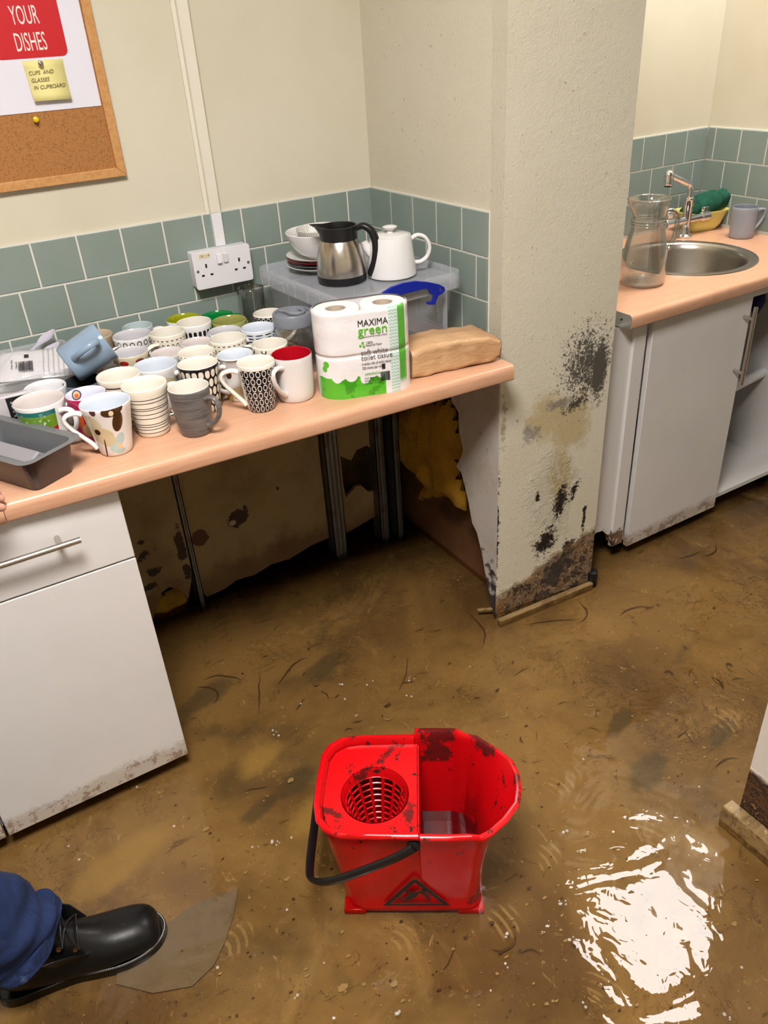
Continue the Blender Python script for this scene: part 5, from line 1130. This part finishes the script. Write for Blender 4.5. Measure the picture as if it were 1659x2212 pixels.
# arms: the left one reaches the worktop, the right one hangs
wr_ = (-1.245, -.645, .868)
wl = chain(2, [(px_ + .04, py_ + .19, 1.38, .055), (-1.47, -.74, 1.10, .040), (-1.30, -.665, .93, .028), (wr_[0], wr_[1], wr_[2], .022, .028)])
pm = chain(wl, [(-1.205, -.625, .846, .016, .034)])
tips = [((-1.165, -.665, .832), (-1.135, -.672, .822), (-1.118, -.665, .816)), ((-1.158, -.640, .840), (-1.128, -.640, .832), (-1.106, -.628, .8165)), ((-1.158, -.615, .842), (-1.128, -.606, .838), (-1.1035, -.597, .8175)), ((-1.160, -.592, .838), (-1.128, -.580, .834), (-1.1045, -.573, .8170))]
tips[0] = ((-1.17, -.650, .836), (-1.145, -.650, .826), (-1.128, -.640, .8165))
for k, (a_, b_, c_) in enumerate(tips): chain(pm, [(*a_, .0095), (*b_, .0085), (*c_, .0075)])
chain(wl, [(-1.215, -.595, .845, .012), (-1.195, -.572, .828, .010), (-1.180, -.560, .819, .0085)])
wr2 = chain(2, [(px_ + .04, py_ - .19, 1.38, .055), (px_ + .02, py_ - .24, 1.10, .042), (px_ + .10, py_ - .25, .86, .026), (px_ + .12, py_ - .25, .80, .018, .034)])
for k in range(4): chain(wr2, [(px_ + .10 + .022 * k, py_ - .25, .745, .0095), (px_ + .10 + .022 * k, py_ - .24, .710, .0085), (px_ + .10 + .022 * k, py_ - .225, .685, .0075)])
chain(wr2, [(px_ + .165, py_ - .235, .785, .011), (px_ + .18, py_ - .225, .755, .009)])
body = skin('person', V_, E_, None, m_skin)
tag(body, 'person in navy work trousers and black boots, one hand on the worktop', 'person')
# face and hair
hx_, hy_, hz_ = px_ + .095, py_, 1.655
bm = NB(); lathe(bm, [(.004, -.03), (.012, -.028), (.010, -.01), (.005, .02), (.001, .024)], 14, M=Matrix.Translation((hx_ + .088, hy_, hz_)))
obj('nose', bm, m_skin, body)
bm = NB()
for s_ in (-1, 1): sph(bm, (hx_ + .070, hy_ + s_ * .032, hz_ + .022), .012)
obj('eyes', bm, Mat('eye_white', (230, 228, 224), .2), body)
bm = NB(); tube(bm, smoothpath([(hx_ + .080, hy_ - .026, hz_ - .046), (hx_ + .089, hy_, hz_ - .048), (hx_ + .080, hy_ + .026, hz_ - .046)]), .005, 8); obj('mouth', bm, Mat('lips', (176, 96, 90), .5), body)
for s_ in (-1, 1):
    bm = NB(); lathe(bm, [(.022, 0), (.024, .006), (.012, .010)], 16, M=Matrix.Translation((hx_, hy_ + s_ * .080, hz_)) @ Matrix.Rotation(-s_ * PI / 2, 4, 'X')); obj('ear', bm, m_skin, body)
bm = NB(); R = []
for k in range(8):
    th = PI / 2 * k / 7; R.append([(hx_ - .012 + .100 * math.cos(a) * math.cos(th), hy_ + .090 * math.sin(a) * math.cos(th), hz_ + .02 + .028 * max(0, math.cos(a)) * (1 - k / 7) + .115 * math.sin(th)) for a in [2 * PI * i / 24 for i in range(24)]])
rings(bm, R, 0, True, True, True); obj('hair', bm, Mat('brown_hair', (58, 42, 30), .8), body, smooth=80)
# clothes
skin('work_jacket', [(px_, py_, .84, .17, .22), (px_ + .01, py_, 1.12, .14, .18), (px_ + .03, py_, 1.32, .14, .19), (px_ + .05, py_, 1.46, .075), (px_ + .04, py_ + .20, 1.38, .08), (-1.47, -.74, 1.10, .060), (-1.285, -.660, .912, .042), (px_ + .04, py_ - .20, 1.38, .08), (px_ + .02, py_ - .24, 1.10, .062), (px_ + .11, py_ - .25, .85, .042)], [(0, 1), (1, 2), (2, 3), (2, 4), (4, 5), (5, 6), (2, 7), (7, 8), (8, 9)], body, m_navy)
def trouser_leg(pts, nm='trouser_leg', seed=0):
    pth = smoothpath([p[:3] for p in pts], 8); n_ = len(pth); rs = []
    for i in range(n_):
        f_ = i / 8; k = min(int(f_), len(pts) - 2); rs.append(pts[k][3] + (pts[k + 1][3] - pts[k][3]) * (f_ - k))
    bm = NB(); R = []
    for i, p in enumerate(pth):
        tt = (pth[min(i + 1, n_ - 1)] - pth[max(i - 1, 0)]).normalized(); u = Vector((1, 0, 0)); u = (u - tt * u.dot(tt)).normalized(); b = tt.cross(u); ring_ = []
        for k in range(40):
            a = 2 * PI * k / 40; low = max(0, 1 - i / 22)
            r_ = rs[i] * (1 + (.10 * low + .03) * math.sin(a * 3 + i * .5 + seed) + .07 * low * math.sin(i * 1.35 + 1.2 * math.cos(a)) + .05 * mn.noise(Vector((math.cos(a) * 2, math.sin(a) * 2, i * .3 + seed))))
            ring_.append(p + u * (r_ * 1.08 * math.cos(a)) + b * (r_ * math.sin(a)))
        R.append(ring_)
    innr = [[pth[0] + (q_ - pth[0]) * .93 + Vector((0, 0, .03)) for q_ in R[0]]]
    rings(bm, innr + R, 0, True, True, True); return obj(nm, bm, m_navy, body, smooth=80)
trouser_leg([(-1.318, -.893, .115, .066), (-1.338, -.893, .165, .070), (-1.370, -.895, .235, .076), (-1.43, -.90, .34, .084), (-1.52, -.90, .52, .098), (px_ + .01, py_ + .09, .84, .125), (px_, py_ + .07, .98, .14)])
trouser_leg([(px_ - .075, py_ - .13, .10, .082), (px_ - .07, py_ - .13, .25, .085), (px_ - .04, py_ - .12, .50, .095), (px_, py_ - .09, .84, .125), (px_, py_ - .07, .98, .14)], seed=2)
def boot(loc, rz):
    t = bpy.data.objects.new('boot', None); COL.objects.link(t); t.parent = body; t.location = loc; t.rotation_euler = (0, 0, rz)
    se = [((.292, .046), (.297, .024), .020), ((.282, .062), (.288, .016), .037), ((.262, .070), (.268, .013), .045), ((.235, .073), (.235, .013), .0485), ((.205, .078), (.195, .013), .049), ((.175, .094), (.155, .013), .045), ((.150, .112), (.10, .013), .040), ((.133, .128), (.04, .014), .037), ((.124, .145), (.003, .045), .037), ((.118, .162), (.0, .095), .039), ((.115, .185), (.004, .150), .043), ((.114, .21), (.008, .20), .045)]
    bm = NB(); R = []
    for (tx, tz), (bx, bz), w_ in se:
        c_ = Vector(((tx + bx) / 2, 0, (tz + bz) / 2)); ax_ = Vector((tx - bx, 0, tz - bz)) / 2; ring_ = []
        for k in range(28):
            a = 2 * PI * k / 28; cc, ss_ = math.cos(a), math.sin(a); ex = .8 if ss_ > 0 else .4; vv_ = math.copysign(abs(ss_) ** ex, ss_)
            ww = math.copysign(abs(cc) ** .85, cc) * w_ * (1.06 if ss_ < 0 else 1 - .22 * max(0, ss_)); ring_.append(c_ + ax_ * vv_ + Vector((0, ww, 0)))
        R.append(ring_)
    rings(bm, R, 0, True, True, True); up_ = obj('upper', bm, m_lea, t, smooth=80, sub=1)
    ol = [(.0, .0), (.004, .024), (.03, .037), (.08, .037), (.13, .038), (.17, .046), (.21, .053), (.245, .052), (.275, .043), (.296, .026), (.305, .0)]
    ol = ol + [(x, -y) for x, y in reversed(ol[1:-1])]
    sp_ = [Vector((x, y, 0)) for x, y in ol]; sp_ = smoothpath(sp_ + [sp_[0]], 4)[:-1]; pl = [(p.x, p.y) for p in sp_]
    bm = NB(); prism(bm, pl, 0, .017); obj('sole', bm, m_black, t, bevel=.002, smooth=40)
    bm = NB(); pl2 = [Vector((x * .985 + .002, y * .95, .0185)) for x, y in pl]; tube(bm, pl2 + [pl2[0]], .0028, 6); w2 = obj('welt', bm, Mat('welt_rubber', (16, 16, 16), .55), t)
    bm = NB(); n_ = len(pl2)
    L0 = dense([tuple(p) for p in pl2], 6)
    for i, p in enumerate(L0):
        if i % 2 == 0 and p.x > .10: sph(bm, (p.x, p.y, p.z + .0028), .0011, 6, 4)
    obj('stitching', bm, Mat('stitch', (176, 170, 158), .6), t)
    for s_ in (-1, 1):
        bm = NB(); prism(bm, [(.118, .0), (.168, .0), (.172, .006), (.150, .040), (.120, .058), (.100, .058)], -.0015, .0015, M=Matrix.Translation((0, s_ * .0375, .066)) @ Matrix.Rotation(-s_ * math.radians(24), 4, 'X') @ Matrix(((1, 0, 0, 0), (0, 0, s_ * 1, 0), (0, 1, 0, 0), (0, 0, 0, 1)))); obj('lace_flap', bm, m_lea, t, bevel=.001, smooth=30)
    eye = bpy.data.materials.get('eyelet') or Mat('eyelet', (150, 104, 60), .3, metal=.8).m
    for x, z in ((.152, .100), (.128, .118)):
        for s_ in (-1, 1):
            bm = NB(); lathe(bm, [(.0022, 0), (.0022, .0012), (.0042, .0014), (.0042, 0)], 14, M=Matrix.Translation((x, s_ * .0335, z - .010)) @ Matrix.Rotation(-s_ * math.radians(66), 4, 'X')); obj('eyelet', bm, eye, t)
    bm = NB()
    for x, z in ((.158, .106), (.134, .124)):
        tube(bm, smoothpath([(x, -.036, z - .014), (x + .002, -.018, z + .002), (x + .003, 0, z + .006), (x + .002, .018, z + .002), (x, .036, z - .014)], 4), .0020, 6)
    tube(bm, smoothpath([(.158, -.036, .092), (.148, -.018, .112), (.140, .01, .126), (.134, .036, .110)], 4), .0020, 6); tube(bm, smoothpath([(.158, .036, .092), (.150, .014, .114), (.142, -.012, .124), (.134, -.036, .110)], 4), .0020, 6)
    obj('lace', bm, m_black, t)
    return t
b1 = boot((-1.392, -.885, .0), math.radians(-9)); boot((px_ - .12, py_ - .13, .0), 0)

# ================================================================== IN THE WATER
# flat grey sheet whose colour stands in for a reflection on the water
m_refl = Mat('reflection_grey', (120, 106, 86), .6); m_refl.mix(m_refl.noise(14, 4).ss(.5, .7) * .5, (96, 80, 60))
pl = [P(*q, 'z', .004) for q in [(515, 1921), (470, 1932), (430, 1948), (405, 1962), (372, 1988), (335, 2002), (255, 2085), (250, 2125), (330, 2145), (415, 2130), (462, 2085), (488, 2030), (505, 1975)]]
bm = NB(); prism(bm, [(p.x, p.y) for p in pl], .0015, .004); o = obj('reflection_patch', bm, m_refl, smooth=0); tag(o, 'grey pointed sheet under the water imitating a reflection beside the boot', 'reflection')
# bubbles on the surface
m_bub = Mat('bubble_film', (250, 250, 245), .02, spec=1.0, alpha=.35)
bm = NB(); random.seed(11)
bl_ = [(740, 1478, 3), (800, 1476, 2), (892, 1465, 4), (650, 1520, 1), (768, 1545, 2), (593, 1583, 4), (550, 1825, 2), (595, 1822, 5), (635, 1808, 2), (148, 1828, 1), (376, 1785, 1), (171, 1857, 1), (1222, 1800, 3), (1270, 1797, 1), (1255, 1838, 3), (1215, 1950, 3), (1236, 2025, 3), (1092, 2020, 4), (1100, 2085, 3), (1258, 2170, 2), (1573, 2197, 3), (640, 2150, 2), (855, 2187, 3), (715, 2195, 2), (1602, 2090, 1), (620, 1965, 1), (880, 1500, 2), (700, 2080, 1), (296, 1700, 1), (1260, 1640, 1), (745, 1510, 1), (1060, 2140, 1), (1205, 1950, 2), (1510, 1700, 1), (470, 2090, 1), (1015, 1440, 1)]
for px, py, k in bl_:
    for i in range(k):
        q = P(px + random.uniform(-9, 9) * (k > 1), py + random.uniform(-6, 6) * (k > 1), 'z', WL); r_ = random.uniform(.0016, .0034)
        rr = []
        for j in range(4):
            th = PI / 2 * j / 4; rr.append([(q.x + r_ * math.cos(th) * math.cos(a), q.y + r_ * math.cos(th) * math.sin(a), WL + .0004 + r_ * .8 * math.sin(th)) for a in [2 * PI * i_ / 12 for i_ in range(12)]])
        rings(bm, rr, 0, True, False, True)
o = obj('foam_bubbles', bm, m_bub, smooth=80); tag(o, 'tiny bubbles scattered over the flood water', 'bubbles', kind='stuff')
# silt flakes and curled strips on the bottom
m_fl = Mat('pale_flake', (176, 150, 106), .8); m_fd = Mat('dark_strip', (84, 64, 42), .8)
bm = NB(); random.seed(21)
def onfloor():
    while True:
        px, py = random.uniform(360, 1640), random.uniform(1200, 2200); q = P(px, py, 'z', .001)
        if py > 1380 or px > 1100: 
            u = (q - Vector((-.60, -1.08, 0))); u = Matrix.Rotation(-BA, 4, 'Z') @ u
            if not (-.16 < u.x < .14 and -.13 < u.y < .09) and not (q.x > -.03 and q.y < -1.36) and q.y < -.62: return q
for i in range(420):
    q = onfloor(); r_ = random.uniform(.001, .004) * (2.2 if random.random() < .1 else 1); a0 = random.uniform(0, 6)
    vs = [bm.verts.new((q.x + r_ * random.uniform(.5, 1.2) * math.cos(a0 + 2 * PI * k / 6) * 1.3, q.y + r_ * random.uniform(.4, 1) * math.sin(a0 + 2 * PI * k / 6), .003 + random.uniform(-.001, .002))) for k in range(6)]; face(bm, vs, 0 if random.random() < .6 else 1)
def strip(px, py, L_, w_, curl, a0, mi):
    q = P(px, py, 'z', .003); a = a0; pts = []; p = Vector((q.x, q.y, .0035))
    for k in range(12): pts.append(p.copy()); a += curl / 12 + random.uniform(-.25, .25); p += Vector((math.cos(a), math.sin(a), 0)) * L_ / 12
    tube(bm, pts, [max(.0003, .65 * w_ * math.sin(PI * (k + .5) / 12)) for k in range(12)], 6, mi, flat=.35, up=(1, 0, 0))
for s_ in [(1040, 1400, .20, .004, 1.2, .2), (1130, 1350, .18, .003, -1, -.2), (1250, 1345, .12, .003, 1, 0), (1110, 1460, .06, .002, .1, .3), (1340, 1330, .12, .003, -1.5, .5), (560, 1540, .16, .003, .8, 1.2), (600, 1480, .14, .003, -.8, 1.0), (520, 1470, .12, .003, 1.4, 1.8), (460, 1520, .12, .004, 1, .5), (760, 1560, .03, .002, 1.5, -1), (745, 1580, .03, .002, -3, 1), (1520, 1200, .10, .004, 1.2, -.8), (1460, 1205, .10, .003, .8, -.5), (1560, 1490, .06, .006, 2, .3), (1060, 2050, .08, .004, 2, -1), (1120, 2060, .05, .003, -2, 0), (880, 1420, .14, .002, -1.5, -2), (1600, 1640, .08, .003, 1, 2), (1450, 1460, .04, .005, 4, 0), (1580, 1440, .03, .005, 4, 0), (1500, 1610, .06, .002, 1, 1), (580, 1700, .06, .002, 1, 2.4), (300, 2070, .06, .002, 1, -1), (950, 2100, .07, .0015, 1, 0)]:
    strip(*s_, 1)
for i in range(46):
    px, py = random.uniform(1080, 1640), random.uniform(1380, 1700)
    if i > 26: px, py = random.uniform(450, 1150), random.uniform(1390, 1560)
    strip(px, py, random.uniform(.012, .05), random.uniform(.0012, .003), random.uniform(-4, 4), random.uniform(0, 6), random.choice((0, 1, 1)))
o = obj('floor_debris', bm, [m_fl, m_fd], smooth=0); tag(o, 'flakes and curled strips of debris lying under the water', 'debris', kind='stuff')
